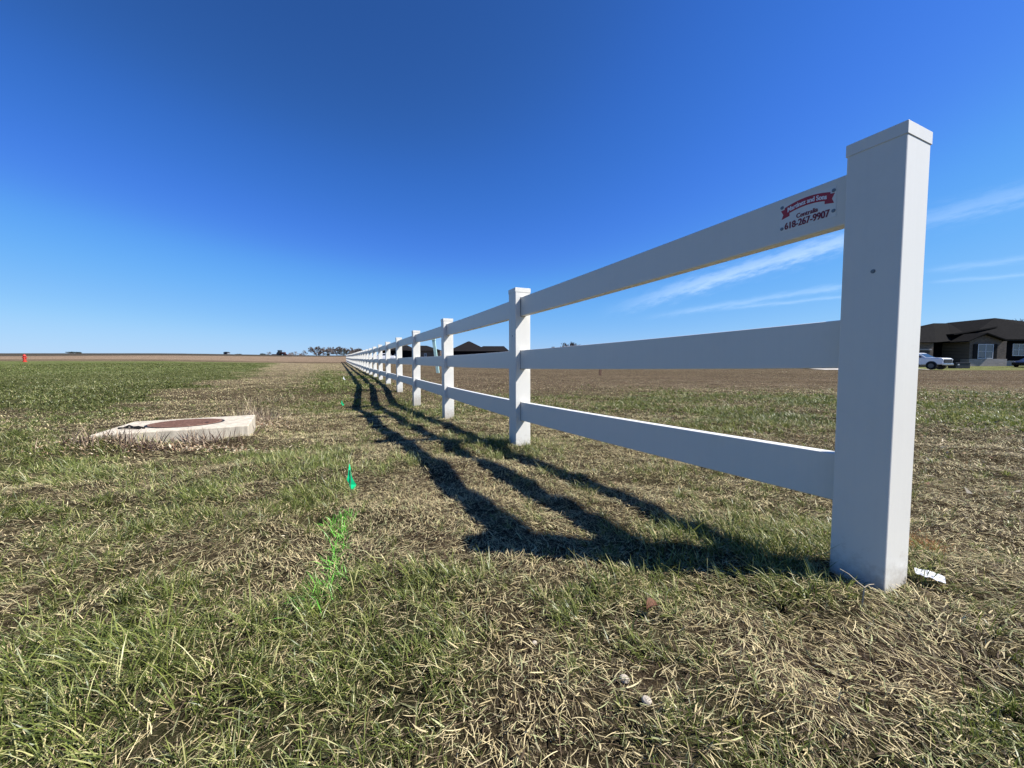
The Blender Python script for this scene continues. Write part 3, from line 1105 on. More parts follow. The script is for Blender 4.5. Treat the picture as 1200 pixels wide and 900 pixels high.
tan = [(.50, .40, .25), (.36, .25, .15), (.24, .14, .09), (.55, .47, .33)]
sA = ray_ground(95, 520); sB = ray_ground(200, 524); sC = ray_ground(300, 500)
sets = [litter('a', sA.x, sA.y, .22, .14, 700, .015, .024, tan, ''),
        litter('b', sB.x, sB.y, .45, .06, 900, .014, .030, tan, ''),
        litter('c', sC.x, sC.y, .20, .20, 700, .015, .026, tan, '')]
x, y = scatter(.5, 2.6, 130); c = np.array(tan)[rng.integers(0, 4, len(x))] * .9; n = len(x)
ok = clear_mask(x, y) & (fbm(x * 1.2, y * 1.2, 88, 3) > .52); x, y, c = x[ok], y[ok], c[ok]; n = len(x)
sets.append(blades('l', x, y, G(x, y) + rng.uniform(.002, .02, n), rng.uniform(.006, .018, n), rng.uniform(.004, .009, n),
                   rng.uniform(0, 6.28, n), rng.uniform(.9, 1.6, n), rng.uniform(-.8, .8, n), c, None, 2))
x, y = scatter(3, 16, 30); q = fence_q(x, y); ok = clear_mask(x, y) & (q > .1) & (fbm(x, y, 89, 3) > .42)
x, y = x[ok], y[ok]; n = len(x); c = np.array(tan)[rng.integers(0, 4, n)] * rng.uniform(.7, 1.1, n)[:, None]
sets.append(blades('l', x, y, G(x, y) + rng.uniform(.01, .035, n), rng.uniform(.015, .04, n), rng.uniform(.012, .03, n),
                   rng.uniform(0, 6.28, n), rng.uniform(.9, 1.6, n), rng.uniform(-.8, .8, n), c, None, 1))
lt = join_blades('leaf_litter', sets, M['litter'])
tag(lt, 'curled dead leaves and chaff lying around the concrete slab and behind the fence', 'leaf litter', kind='stuff')

# dry weed stalks round the slab
sets = []
for (px, py, sx, sy, n, l0, l1) in [(120, 518, .17, .08, 150, .06, .17), (165, 526, .22, .05, 190, .05, .16), (235, 520, .16, .05, 170, .06, .16),
                                    (272, 512, .13, .05, 200, .06, .18), (300, 495, .14, .14, 330, .08, .24), (293, 486, .07, .1, 26, .2, .36), (330, 470, .5, .5, 150, .08, .2)]:
    p = ray_ground(px, py)
    x = rng.normal(p.x, sx, n); y = rng.normal(p.y, sy, n)
    ok = clear_mask(x, y, .01); x, y = x[ok], y[ok]; n = len(x)
    c = np.array([(.58, .48, .31), (.34, .25, .17), (.10, .065, .05)] if px > 285 else [(.40, .30, .20), (.15, .10, .075), (.08, .055, .045)])[rng.integers(0, 3, n)] * rng.uniform(.8, 1.2, n)[:, None]
    sets.append(blades('w', x, y, G(x, y), rng.uniform(l0, l1, n), rng.uniform(.0035, .0075, n), rng.uniform(0, 6.28, n),
                       rng.uniform(0, 1.2, n), rng.uniform(0, .6, n), c, None, 3))
wd_ = join_blades('dry_weeds', sets, M['straw'])
tag(wd_, 'dry straw-coloured weed stalks standing around the concrete slab', 'weeds', kind='stuff')


p = ray_ground(1078, 640); n = 260
x = rng.normal(p.x, .035, n); y = rng.normal(p.y, .035, n); ok = clear_mask(x, y, .01); x, y = x[ok], y[ok]; n = len(x)
c = np.array([.42, .20, .07]) * rng.uniform(.5, 1.2, n)[:, None]
ob = join_blades('orange_tuft', [blades('w', x, y, G(x, y), rng.uniform(.02, .055, n), rng.uniform(.001, .002, n), rng.uniform(0, 6.28, n), rng.uniform(.1, 1.2, n), rng.uniform(0, 1, n), c, None, 3)], M['straw'])
tag(ob, 'rusty orange dried tuft right behind the foot of the near post', 'dried tuft', kind='stuff')


# ------------------------------------------------------------------ small things in the turf
def ribbon_flag(name, px, py, hgt, wire, label, m, wid, group=None):
    p = ray_ground(px, py)
    r = empty(name, (p.x, p.y, p.z), R(42), label, 'marker flag', group)
    mb = MB(); mb.cyl((0, 0, -.02), (0, 0, wire), .0016, .0016, 6)
    mb.build('wire', M['flag_wire'], r)
    mb = MB()
    prof = [(0.00, -.30, .55), (.18, -.1, .85), (.38, -.35, .8), (.55, -.30, .42), (.75, -.18, .30), (1, -.05, .16)]
    rows = []
    for f, off, w in prof:
        zz = .01 + f * hgt
        a = .5 * math.sin(f * 4)
        cx = off * wid + wid * .55 * (1 - f)
        rows.append([mb.bm.verts.new((cx - w * wid / 2, .004 + .010 * a, zz + .006)), mb.bm.verts.new((cx + w * wid / 2, .004 - .012 * a, zz))])
    for a, b in zip(rows, rows[1:]): mb.bm.faces.new((a[0], a[1], b[1], b[0]))
    o = mb.build('flag', m, r)
    sd_ = o.modifiers.new('thick', 'SOLIDIFY'); sd_.thickness = .0012
    return r


ribbon_flag('marker_flag', 411, 577, .135, .12, 'bright green plastic marker flag standing in the dry turf left of the rail shadows', M['flag_green'], .038)
ribbon_flag('marker_flag', 401, 476, .11, .13, 'tiny far green marker flag beside the bend of the fence shadows', M['flag_green'], .055)
ribbon_flag('marker_flag', 403, 446, .13, .13, 'tiny white marker flag at the outer edge of the distant rail shadows', M['flag_white'], .09)

# white scrap by the post
p = ray_ground(1091, 686)
mb = MB()
nu, nv = 14, 12
gridv = []
for i in range(nu):
    row = []
    for j in range(nv):
        u, v = i / (nu - 1), j / (nv - 1)
        # an irregular four-cornered sheet
        cA, cB, cC, cD = Vector((-.036, .012)), Vector((.006, -.034)), Vector((.038, -.002)), Vector((-.006, .044))
        q = (cA * (1 - u) + cB * u) * (1 - v) + (cD * (1 - u) + cC * u) * v
        edge_ = .0022 * mnoise.noise(Vector((q.x * 260, q.y * 260, 4)))
        zz = .024 + .010 * abs(mnoise.noise(Vector((q.x * 55, q.y * 30, 1)))) + .003 * mnoise.noise(Vector((q.x * 160, q.y * 160, 2))) + .10 * max(0, q.y) + .22 * abs(q.x * .6 + q.y * .4)
        row.append(mb.bm.verts.new((q.x + edge_, q.y + edge_, zz)))
    gridv.append(row)
for i in range(nu - 1):
    for j in range(nv - 1):
        mb.bm.faces.new((gridv[i][j], gridv[i + 1][j], gridv[i + 1][j + 1], gridv[i][j + 1]))
pp = mb.build('paper_scrap', M['paper'], loc=(p.x, p.y, p.z))
m_ = pp.modifiers.new('thick', 'SOLIDIFY'); m_.thickness = .001
tag(pp, 'crumpled white scrap lying in the straw just right of the near post foot', 'scrap')

# brown leaf
p = ray_ground(764, 722)
mb = MB()
n = 7; L0 = .026
rows = []
for i in range(n):
    f = i / (n - 1); w = .012 * math.sin(math.pi * (f * .9 + .05)) + .001
    x = (f - .5) * L0 * 1.3
    rows.append([mb.bm.verts.new((x, -w, .022 + .010 * math.sin(f * 3) + .006)), mb.bm.verts.new((x, 0, .020 + .010 * math.sin(f * 3))), mb.bm.verts.new((x, w, .022 + .012 * math.sin(f * 3) + .009))])
for a, b in zip(rows, rows[1:]):
    mb.bm.faces.new((a[0], a[1], b[1], b[0])); mb.bm.faces.new((a[1], a[2], b[2], b[1]))
lf = mb.build('dead_leaf', M['leaf'], loc=(p.x, p.y, p.z), rz=.4)
m_ = lf.modifiers.new('thick', 'SOLIDIFY'); m_.thickness = .0008
tag(lf, 'curled rust-brown dead leaf lying in the turf below the fence shadow', 'leaf')

# pale stones on the bare soil
for i, (px, py, s, lab) in enumerate([(731, 800, .0105, 'smooth pale stone on bare soil, the one farther left and up of the pair'),
                                      (758, 826, .009, 'rougher pale stone on bare soil, nearer the bottom edge of the photo'),
                                      (626, 757, .006, 'small whitish stone chip among the grass tufts left of the brown leaf')]):
    p = ray_ground(px, py)
    bm = bmesh.new(); bmesh.ops.create_icosphere(bm, subdivisions=3, radius=s)
    for v in bm.verts:
        v.co *= 1 + .35 * mnoise.noise(v.co * 60 + Vector((i * 5, 0, 0)))
        v.co.z *= .6
    mb = MB(); mb.bm.free(); mb.bm = bm
    o = mb.build('stone', M['stone_pale'], smooth=True, loc=(p.x, p.y, p.z + .008), rz=i)
    tag(o, lab, 'stone', 'pale stones in the turf')

# forked dry twig against the post
p = ray_ground(1010, 712)
mb = MB()
def twig(pts, r0, r1):
    for i, (a, b) in enumerate(zip(pts, pts[1:])):
        f0 = i / (len(pts) - 1); f1 = (i + 1) / (len(pts) - 1)
        mb.cyl(a, b, r0 * (1 - f0) + r1 * f0, r0 * (1 - f1) + r1 * f1, 6, caps=False)
twig([(0, 0, 0), (0.002, 0, .03), (.006, .002, .055)], .0022, .0018)
twig([(.006, .002, .055), (-.012, .006, .07), (-.03, .012, .088), (-.048, .02, .098)], .0018, .001)
twig([(.006, .002, .055), (.02, .004, .062), (.04, .01, .06)], .0016, .0008)
tw = mb.build('dry_twig', M['wood'], loc=tuple(p))
tw.data.materials[0] = mat('pale_dry_stem', (.45, .38, .27), .8, noise=.3, nscale=50)
tag(tw, 'pale forked dry stem leaning at the foot of the near post', 'twig')

# ------------------------------------------------------------------ stakes behind the fence
p = ray_ground(703.5, 440)
r = empty('wooden_stake', (p.x, p.y, p.z), .2, 'short brown wooden stake alone in the brown field behind the middle rail', 'stake')
mb = MB(); mb.box((0, 0, .25), (.14, .05, .60), Matrix.Rotation(.05, 3, 'Y'), .004)
mb.build('shaft', M['wood'], r)
mb = MB(); mb.box((.03, 0, .58), (.19, .055, .10), Matrix.Rotation(.05, 3, 'Y'), .004)
mb.build('head', M['wood'], r)

p = ray_ground(513.3, 437)
top = W(508.3, 398, p.y)
r = empty('marker_pole', (p.x, p.y, p.z), 0, 'tall leaning pale green marker pole standing behind the fence between the third and fourth posts', 'pole')
mb = MB(); v = top - p; rotp = Vector((0, 0, 1)).rotation_difference(v.normalized()).to_matrix()
mb.box(v / 2 + Vector((0, 0, -.05)), (.17, .14, v.length), rotp, .01)
mb.build('pole', M['teal'], r)
mb = MB(); mb.box(v + Vector((0, 0, .0)), (.20, .17, .10), rotp, .01); mb.build('pole_cap', M['teal'], r)

# ------------------------------------------------------------------ hydrant
p = ray_ground(29, 424.2)
hs_ = abs(p.y) / 450 * 9.2
r = empty('fire_hydrant', (p.x, p.y, p.z), .3, 'red fire hydrant far off at the left edge of the green field', 'hydrant')
k = hs_ / .95
mb = MB(); mb.cyl((0, 0, -.1), (0, 0, .10 * k), .20 * k, .20 * k, 16); mb.cyl((0, 0, .10 * k), (0, 0, .70 * k), .135 * k, .125 * k, 16)
mb.build('barrel', M['hydrant'], r, smooth=False)
mb = MB(); mb.cyl((0, 0, .70 * k), (0, 0, .74 * k), .18 * k, .18 * k, 16)
mb.cyl((0, 0, .74 * k), (0, 0, .84 * k), .15 * k, .12 * k, 16); mb.cyl((0, 0, .84 * k), (0, 0, .90 * k), .12 * k, .05 * k, 16); mb.cyl((0, 0, .90 * k), (0, 0, .95 * k), .04 * k, .04 * k, 6)
mb.build('bonnet', M['hydrant'], r)
for dx, dy in ((1, 0), (-1, 0), (0, -1)):
    mb = MB(); mb.cyl((0, 0, .52 * k), (dx * .17 * k, dy * .17 * k, .52 * k), .07 * k, .07 * k, 12)
    mb.cyl((dx * .15 * k, dy * .15 * k, .52 * k), (dx * .19 * k, dy * .19 * k, .52 * k), .09 * k, .09 * k, 8)
    mb.build('nozzle', M['hydrant'], r)

# ------------------------------------------------------------------ houses
def Z(zx, zy, D):      # point from the enlarged crop of the right-hand house
    return W(1040 + zx / 7.5, 350 + zy / 7.5, D)


HB = Vector((68, 56, float(G(68, 56))))
house = empty('brick_house', HB, 0, 'dark single-storey brick house with hipped shingle roof beyond the near post', 'house')
gy = HB.z


def part(name, m, build, parent=house, bevel=0, label=None):
    mb = MB(); build(mb)
    for v in mb.bm.verts: v.co -= HB
    # parts of parts are placed in the same frame, since no parent is rotated or moved
    o = mb.build(name, m, parent, bevel=bevel)
    if label: o['label'] = label
    return o


def wall_box(x0, x1, y0, y1, z1, z0=None):
    z0 = gy - .4 if z0 is None else z0
    return lambda mb: mb.box(((x0 + x1) / 2, (y0 + y1) / 2, (z0 + z1) / 2), (x1 - x0, y1 - y0, z1 - z0))


gl = Z(725, 370, 55); grt = Z(1050, 370, 55); gp_ = Z(880, 312, 55)
sill = Z(880, 530, 55).z


def gable_front(mb):
    pts = [(gl.x, 55, gy - .4), (grt.x, 55, gy - .4), (grt.x, 55, gl.z), (gp_.x, 55, gp_.z - .05), (gl.x, 55, gl.z)]
    mb.slab(pts, (0, 5.0, 0))


w_front = part('wall', M['brick'], gable_front)
part('stone_base', M['stone'], wall_box(gl.x - .06, grt.x + .06, 54.9, 56, sill))
part('wall', M['siding'], wall_box(grt.x + .01, 84, 57, 66, Z(1100, 358, 57).z), label='dark right wing wall')
part('stone_base', M['stone'], wall_box(grt.x + .07, 84.05, 56.9, 58, Z(1100, 545, 57).z))
part('wall', M['siding'], wall_box(Z(430, 0, 58).x, gl.x - .01, 58.5, 66, Z(500, 335, 58).z), label='dark recessed entry wall')
part('wall', M['brick'], wall_box(Z(60, 0, 52).x, Z(428, 0, 52).x, 52, 62, Z(300, 388, 52).z), label='brick garage wing wall')


def window(x0, x1, z0, z1, y, parent, cols=2, rows=2):
    f = part('window', M['window_white'], lambda mb: [mb.box(((x0 + x1) / 2, y - .03, z), (x1 - x0 + .1, .08, .09)) for z in (z0, z1)]
             + [mb.box((x0 + (x1 - x0) * i / cols, y - .03, (z0 + z1) / 2), (.09, .078, z1 - z0)) for i in range(cols + 1)]
             + [mb.box(((x0 + x1) / 2, y - .028, z0 + (z1 - z0) * i / rows), (x1 - x0, .06, .05)) for i in range(1, rows)], parent)
    part('glass', M['glass'], lambda mb: mb.box(((x0 + x1) / 2, y - .02, (z0 + z1) / 2), (x1 - x0, .03, z1 - z0)), f)


wz0, wz1 = Z(0, 525, 55).z, Z(0, 402, 55).z
window(Z(822, 0, 55).x, Z(953, 0, 55).x, wz0, wz1, 55, house, 2, 2)
for a_, b_ in ((778, 818), (957, 990)):
    part('shutter', M['trim'], lambda mb: [mb.box(((Z(a_, 0, 55).x + Z(b_, 0, 55).x) / 2, 54.96, (wz0 + wz1) / 2), (Z(b_, 0, 55).x - Z(a_, 0, 55).x, .06, wz1 - wz0 + .1))]
         + [mb.box(((Z(a_, 0, 55).x + Z(b_, 0, 55).x) / 2, 54.925, wz0 + (wz1 - wz0) * (i + .5) / 9), (Z(b_, 0, 55).x - Z(a_, 0, 55).x - .12, .02, .12)) for i in range(9)])
window(Z(620, 0, 58.5).x, Z(688, 0, 58.5).x, Z(0, 352, 58.5).z, Z(0, 325, 58.5).z, 58.5, house, 1, 1)
window(Z(1130, 0, 57).x, Z(1230, 0, 57).x, Z(0, 500, 57).z, Z(0, 400, 57).z, 57, house, 2, 2)
dd = part('door', M['trim'], lambda mb: mb.box((Z(600, 0, 58.5).x, 58.45, gy + 1.05), (1.0, .08, 2.1), bevel=.01))
part('handle', M['chrome'], lambda mb: mb.box((Z(600, 0, 58.5).x + .38, 58.38, gy + 1.0), (.04, .05, .16)), dd)
gd = part('garage_door', M['garage'], lambda mb: [mb.box(((Z(150, 0, 52).x + Z(395, 0, 52).x) / 2, 51.96, gy + .27 + .5 * i), (Z(395, 0, 52).x - Z(150, 0, 52).x, .06, .48)) for i in range(4)])
part('lintel', M['stone'], lambda mb: mb.box(((Z(130, 0, 52).x + Z(408, 0, 52).x) / 2, 51.94, gy + 2.22), (Z(408, 0, 52).x - Z(130, 0, 52).x, .14, .18)))


def roof_main(mb):
    T = Z(945, 170, 63); RL = Z(535, 211, 70); RR = Z(1500, 232, 66)
    EH = Z(1062, 357, 56); ER = Z(1700, 357, 56); EL = Z(560, 335, 58); EM = Z(720, 330, 57.5); BK = Vector((T.x + 4, 74, EH.z)); BL = Vector((EL.x - 2, 76, EH.z)); BR = Vector((88, 74, EH.z))
    v = [mb.bm.verts.new(p) for p in (T, RL, RR, EH, ER, EL, EM, BK, BL, BR)]
    T, RL, RR, EH, ER, EL, EM, BK, BL, BR = v
    f = mb.bm.faces.new
    f((T, EH, ER, RR)); f((T, EM, EH)); f((T, RL, EM)); f((RL, EL, EM)); f((RL, BL, EL)); f((RL, T, BK, BL)); f((T, RR, BR, BK)); f((RR, ER, BR))
    f((EL, BL, BK, BR, ER, EH, EM))


def solid_roof(name, fn, label=None):
    o = part(name, M['roof'], fn, label=label)
    return o


main_roof = solid_roof('roof', roof_main)


def roof_gable(mb):
    o = .35
    pk = Z(880, 297, 54.4); a = Z(712, 372, 54.4); b = Z(1066, 364, 54.4)
    back = Vector((0, 6.2, 0))
    for s in (a, b):
        mb.slab([pk, s, s + back, pk + back], (0, 0, -.14))


solid_roof('gable_roof', roof_gable)


def roof_left(mb):
    P = Z(405, 216, 57); Q = Z(530, 216, 63); A = Z(428, 383, 51.3); B = Z(571, 371, 57.5); Lf = Z(20, 385, 51.3); Lp = Z(130, 275, 57); Bb = Vector((B.x - 1, 66, A.z)); Lb = Vector((Lf.x, 66, A.z))
    v = [mb.bm.verts.new(p) for p in (P, Q, A, B, Lf, Lp, Bb, Lb)]
    P, Q, A, B, Lf, Lp, Bb, Lb = v
    f = mb.bm.faces.new
    f((P, A, B)); f((P, B, Q)); f((P, Lf, A)); f((P, Lp, Lf)); f((Q, B, Bb)); f((P, Q, Bb, Lb, Lp)); f((Lp, Lb, Lf)); f((Lf, Lb, Bb, B, A))


solid_roof('garage_roof', roof_left)


def porch(mb):
    a = Z(585, 308, 56.4); b = Z(968, 243, 59.5)
    mb.slab([a, b, b + Vector((.2, 3.0, -.4)), a + Vector((-.2, 5.0, -.1))], (0, 0, -.18))


part('porch_roof', M['roof'], porch)
part('fascia', M['trim'], lambda mb: mb.box(((grt.x + 84) / 2, 56.2, Z(0, 362, 56).z - .02), (84 - grt.x, .1, .22)))

# dark roofs beyond the fence
def far_house(name, label, D, base_px, eave_y, hips, m_wall, windows=()):
    cx = sum(a for a in base_px) / 2
    c = W(cx, 429, D); g0 = float(G(c.x, c.y))
    root = empty(name, (c.x, c.y, g0), 0, label, 'house')
    o0 = Vector((c.x, c.y, g0))
    x0 = W(base_px[0], 0, D).x; x1 = W(base_px[1], 0, D).x
    ez_ = W(0, eave_y, D).z
    mb = MB(); mb.box(((x0 + x1) / 2 - c.x, 5, (ez_ + g0 - 1) / 2 - g0), (x1 - x0, 10, ez_ - g0 + 1))
    mb.build('wall', m_wall, root)
    for (pl, pr, ra, rb, ry, dep) in hips:
        A = W(pl, eave_y, D - .6) - o0; B = W(pr, eave_y, D - .6) - o0
        r0 = W(ra, ry, D + dep / 2) - o0; r1 = W(rb, ry, D + dep / 2) - o0
        C_ = B + Vector((0, dep + 1, 0)); D_ = A + Vector((0, dep + 1, 0))
        mb = MB(); v = [mb.bm.verts.new(p) for p in (A, B, C_, D_, r0, r1)]
        f = mb.bm.faces.new
        f((v[0], v[1], v[5], v[4])); f((v[1], v[2], v[5])); f((v[2], v[3], v[4], v[5])); f((v[3], v[0], v[4])); f((v[3], v[2], v[1], v[0]))
        mb.build('roof', M['roof_far'], root)
    for (a, b, t, u) in windows:
        p0 = W(a, t, D - .03) - o0; p1 = W(b, u, D - .03) - o0
        mb = MB(); mb.box(((p0.x + p1.x) / 2, -.03, (p0.z + p1.z) / 2), (p1.x - p0.x, .08, abs(p1.z - p0.z)))
        w = mb.build('window', M['window_white'], root)
        mb = MB(); mb.box(((p0.x + p1.x) / 2, -.06, (p0.z + p1.z) / 2), ((p1.x - p0.x) * .8, .06, abs(p1.z - p0.z) * .8))
        mb.build('glass', M['glass'], w)
    return root


far_house('ranch_house', 'distant house whose dark hip roof rises between the second and third fence posts', 96, (527, 592), 411.5,
          [(524, 574, 548.5, 550.5, 400, 11), (556, 597, 566, 590.5, 405.6, 8)], M['siding'], [(533, 537, 418, 424), (545, 552, 417, 424), (575, 579, 418, 424)])
far_house('ranch_house', 'distant brown house with dark roof seen between the third and fifth fence posts', 100, (479, 512), 411,
          [(477, 515, 490, 500, 405, 9)], M['brick'], [(486, 489, 418, 422), (497, 500, 414, 418)])
far_house('ranch_house', 'distant house with dark hip roof, farthest left, seen between the fifth and seventh fence posts', 104, (440, 480), 410.5,
          [(437, 482, 468, 476, 404, 10), (430, 456, 440, 447, 408, 7)], M['siding'], [(456, 459, 415, 420), (462, 464, 415, 419)])

# ------------------------------------------------------------------ vehicles
def wheel(root, x, y, r, w, s):
    mb = MB()
    ringp = [(r * .62, -w / 2), (r * .93, -w / 2), (r, -w * .38), (r, w * .38), (r * .93, w / 2), (r * .62, w / 2)]
    n = 24
    vs_ = [[mb.bm.verts.new((x + math.cos(t) * a, y + b, r + math.sin(t) * a)) for a, b in ringp] for t in [2 * math.pi * i / n for i in range(n)]]
    for i in range(n):
        for j in range(len(ringp)):
            mb.bm.faces.new((vs_[i][j], vs_[(i + 1) % n][j], vs_[(i + 1) % n][(j + 1) % 6], vs_[i][(j + 1) % 6]))
    o = mb.build('wheel', M['rubber'], root)
    mb = MB()
    yo = y + s * w * .36
    mb.cyl((x, yo - .03, r), (x, yo, r), r * .63, r * .63, 24)
    mb.cyl((x, yo, r), (x, yo + s * .03, r), r * .15, r * .12, 12)
    for i in range(6):
        t = i * math.pi / 3
        mb.box((x + math.cos(t) * r * .36, yo + s * .008, r + math.sin(t) * r * .36), (r * .5, .03, r * .13), Matrix.Rotation(-t, 3, 'Y'))
    mb.build('rim', M['rim'], o)


def loft(mb, sections):
    """closed cross-sections joined nose to tail"""
    prev = None
    for s in sections:
        cur = [mb.bm.verts.new(p) for p in s]
        if prev:
            n = len(cur)
            for i in range(n): mb.bm.faces.new((prev[i], prev[(i + 1) % n], cur[(i + 1) % n], cur[i]))
        else: mb.bm.faces.new(cur[::-1])
        prev = cur
    mb.bm.faces.new(prev)


def pickup(label, paint):
    """x forward, ground at z=0"""
    r = empty('pickup_truck', (0, 0, 0), 0, label, 'pickup truck')
    hw = 1.0

    def sec(x, zb, zt, w, top_w=None, sh=.10):
        tw = top_w if top_w else w - .07
        return [(x, -w, zb + .08), (x, -w + .06, zb), (x, w - .06, zb), (x, w, zb + .08), (x, w, zt - sh), (x, tw, zt), (x, -tw, zt), (x, -w, zt - sh)]
    mb = MB()
    loft(mb, [sec(-2.9, .60, 1.36, .95), sec(-2.8, .52, 1.42, .99), sec(-.9, .50, 1.42, 1.0), sec(0.0, .50, 1.38, 1.0), sec(1.0, .50, 1.38, 1.0),
              sec(1.6, .54, 1.38, .99), sec(2.5, .54, 1.34, .98), sec(2.80, .56, 1.28, .96), sec(2.90, .60, 1.18, .93)])
    body = mb.build('body', paint, r, bevel=.02)
    # cab
    mb = MB()
    loft(mb, [sec(-1.05, 1.30, 1.42, .95, .93, .02), sec(-.85, 1.30, 1.88, .93, .74, .45), sec(-.5, 1.30, 1.97, .93, .74, .5),
              sec(.45, 1.30, 1.96, .93, .74, .5), sec(.7, 1.30, 1.88, .93, .74, .45), sec(1.42, 1.30, 1.38, .93, .90, .03)])
    cab = mb.build('cab', paint, r, bevel=.015)
    # windscreen, side and rear glass, proud of the cab
    mb = MB()
    mb.poly([(.76, -.68, 1.86), (.76, .68, 1.86), (1.42, .84, 1.40), (1.42, -.84, 1.40)])
    ws = mb.build('windscreen', M['carglass'], r)
    m_ = ws.modifiers.new('t', 'SOLIDIFY'); m_.thickness = .03; m_.offset = 1
    for s in (-1, 1):
        for a, b in ((-.78, -.12), (-.04, .92)):
            mb = MB()
            q = .55 if b > .5 else b
            mb.poly([(a, s * .945, 1.46), (b, s * .945, 1.46), (q, s * .81, 1.86), (a + .02, s * .81, 1.86)])
            o = mb.build('side_window', M['carglass'], r)
            m_ = o.modifiers.new('t', 'SOLIDIFY'); m_.thickness = .03; m_.offset = 0
        mb = MB(); mb.box((1.0, s * 1.10, 1.48), (.14, .18, .24), bevel=.03); mb.build('mirror', M['blackplastic'], r)
        mb = MB(); mb.box((2.84, s * .80, 1.10), (.18, .30, .20), bevel=.03); mb.build('headlight', M['lamp'], r)
        for xw in (1.95, -1.75):
            mb = MB()          # dark arch liner
            mb.cyl((xw, s * .70, .46), (xw, s * 1.006, .46), .50, .50, 28); mb.build('wheel_arch', M['blackplastic'], r)
            wheel(r, xw, s * .93, .42, .27, s)
    mb = MB(); mb.box((2.91, 0, .95), (.10, 1.56, .46), bevel=.03)
    for i in range(4): mb.box((2.965, 0, .80 + .10 * i), (.02, 1.44, .03))
    mb.build('grille', M['blackplastic'], r)
    mb = MB(); mb.box((2.93, 0, .58), (.20, 1.86, .22), bevel=.04); mb.build('bumper', M['chrome'], r)
    mb = MB(); mb.box((-2.93, 0, .58), (.16, 1.86, .18), bevel=.03); mb.build('bumper', M['chrome'], r)
    mb = MB(); mb.box((-1.95, 0, 1.415), (1.72, 1.66, .02)); mb.build('bed_opening', M['blackplastic'], r)
    return r


tk = pickup('white pickup truck parked facing right in front of the dark brick house', M['paint'])
fr = W(1108, 434, 44.3)
th_ = R(-72)
tk.location = (fr.x - math.cos(th_) * 2.9 + .2, fr.y - math.sin(th_) * 2.9, 0)
tk.location.z = float(G(tk.location.x, tk.location.y)) + .05
tk.rotation_euler = (0, 0, th_)

far_truck = copy_tree(tk)
pfar = W(448.5, 417, 92)
far_truck['label'] = 'tiny distant white vehicle by the leftmost far house, glimpsed between fence posts'
far_truck.location = (pfar.x, pfar.y, float(G(pfar.x, pfar.y)))
far_truck.rotation_euler = (0, 0, R(190))

# dark saloon at the frame's right edge
def saloon(label):
    r = empty('parked_car', (0, 0, 0), 0, label, 'car')

    def sec(x, zb, zt, w, tw, sh): return [(x, -w, zb + .06), (x, -w + .05, zb), (x, w - .05, zb), (x, w, zb + .06), (x, w, zt - sh), (x, tw, zt), (x, -tw, zt), (x, -w, zt - sh)]
    mb = MB(); loft(mb, [sec(-2.3, .4, .9, .8, .74, .1), sec(-2.2, .25, .98, .88, .8, .1), sec(-1, .22, .98, .9, .84, .1), sec(1, .22, .95, .9, .84, .1), sec(2.0, .25, .82, .86, .76, .12), sec(2.3, .35, .65, .74, .66, .1)])
    mb.build('body', M['black_paint'], r, bevel=.02)
    mb = MB(); loft(mb, [sec(-1.9, .9, .97, .78, .74, .02), sec(-1.1, .9, 1.40, .78, .58, .4), sec(.1, .9, 1.44, .78, .58, .44), sec(1.1, .88, .95, .80, .76, .02)])
    mb.build('cabin', M['carglass'], r, bevel=.02)
    for s in (-1, 1):
        for xw in (1.4, -1.4): wheel(r, xw, s * .82, .32, .2, s)
        mb = MB(); mb.box((2.14, s * .6, .68), (.2, .28, .12), bevel=.02); mb.build('headlight', M['lamp'], r)
    return r


sc2 = saloon('dark parked car half cut off by the right edge, before the dark house')
pc = W(1203, 429, 51.4)
sc2.location = (pc.x + 1.0, pc.y, float(G(pc.x + 1.0, pc.y))); sc2.rotation_euler = (0, 0, R(185))

# low black box by the pickup
pb_ = W(1130, 431, 49.0)
bx = empty('storage_box', (pb_.x, 49.6, float(G(pb_.x, 49.6))), 0, 'low black box between the white pickup and the brick gable', 'box')
mb = MB(); mb.box((0, 0, .30), (1.85, .9, .62), bevel=.03); mb.build('box_body', M['blackplastic'], bx)
mb = MB(); mb.box((0, 0, .66), (1.95, .98, .09), bevel=.02); mb.build('lid', M['blackplastic'], bx)
mb = MB(); mb.box((-.6, -.47, .45), (.22, .03, .14), bevel=.01); mb.build('handle', M['window_white'], bx)


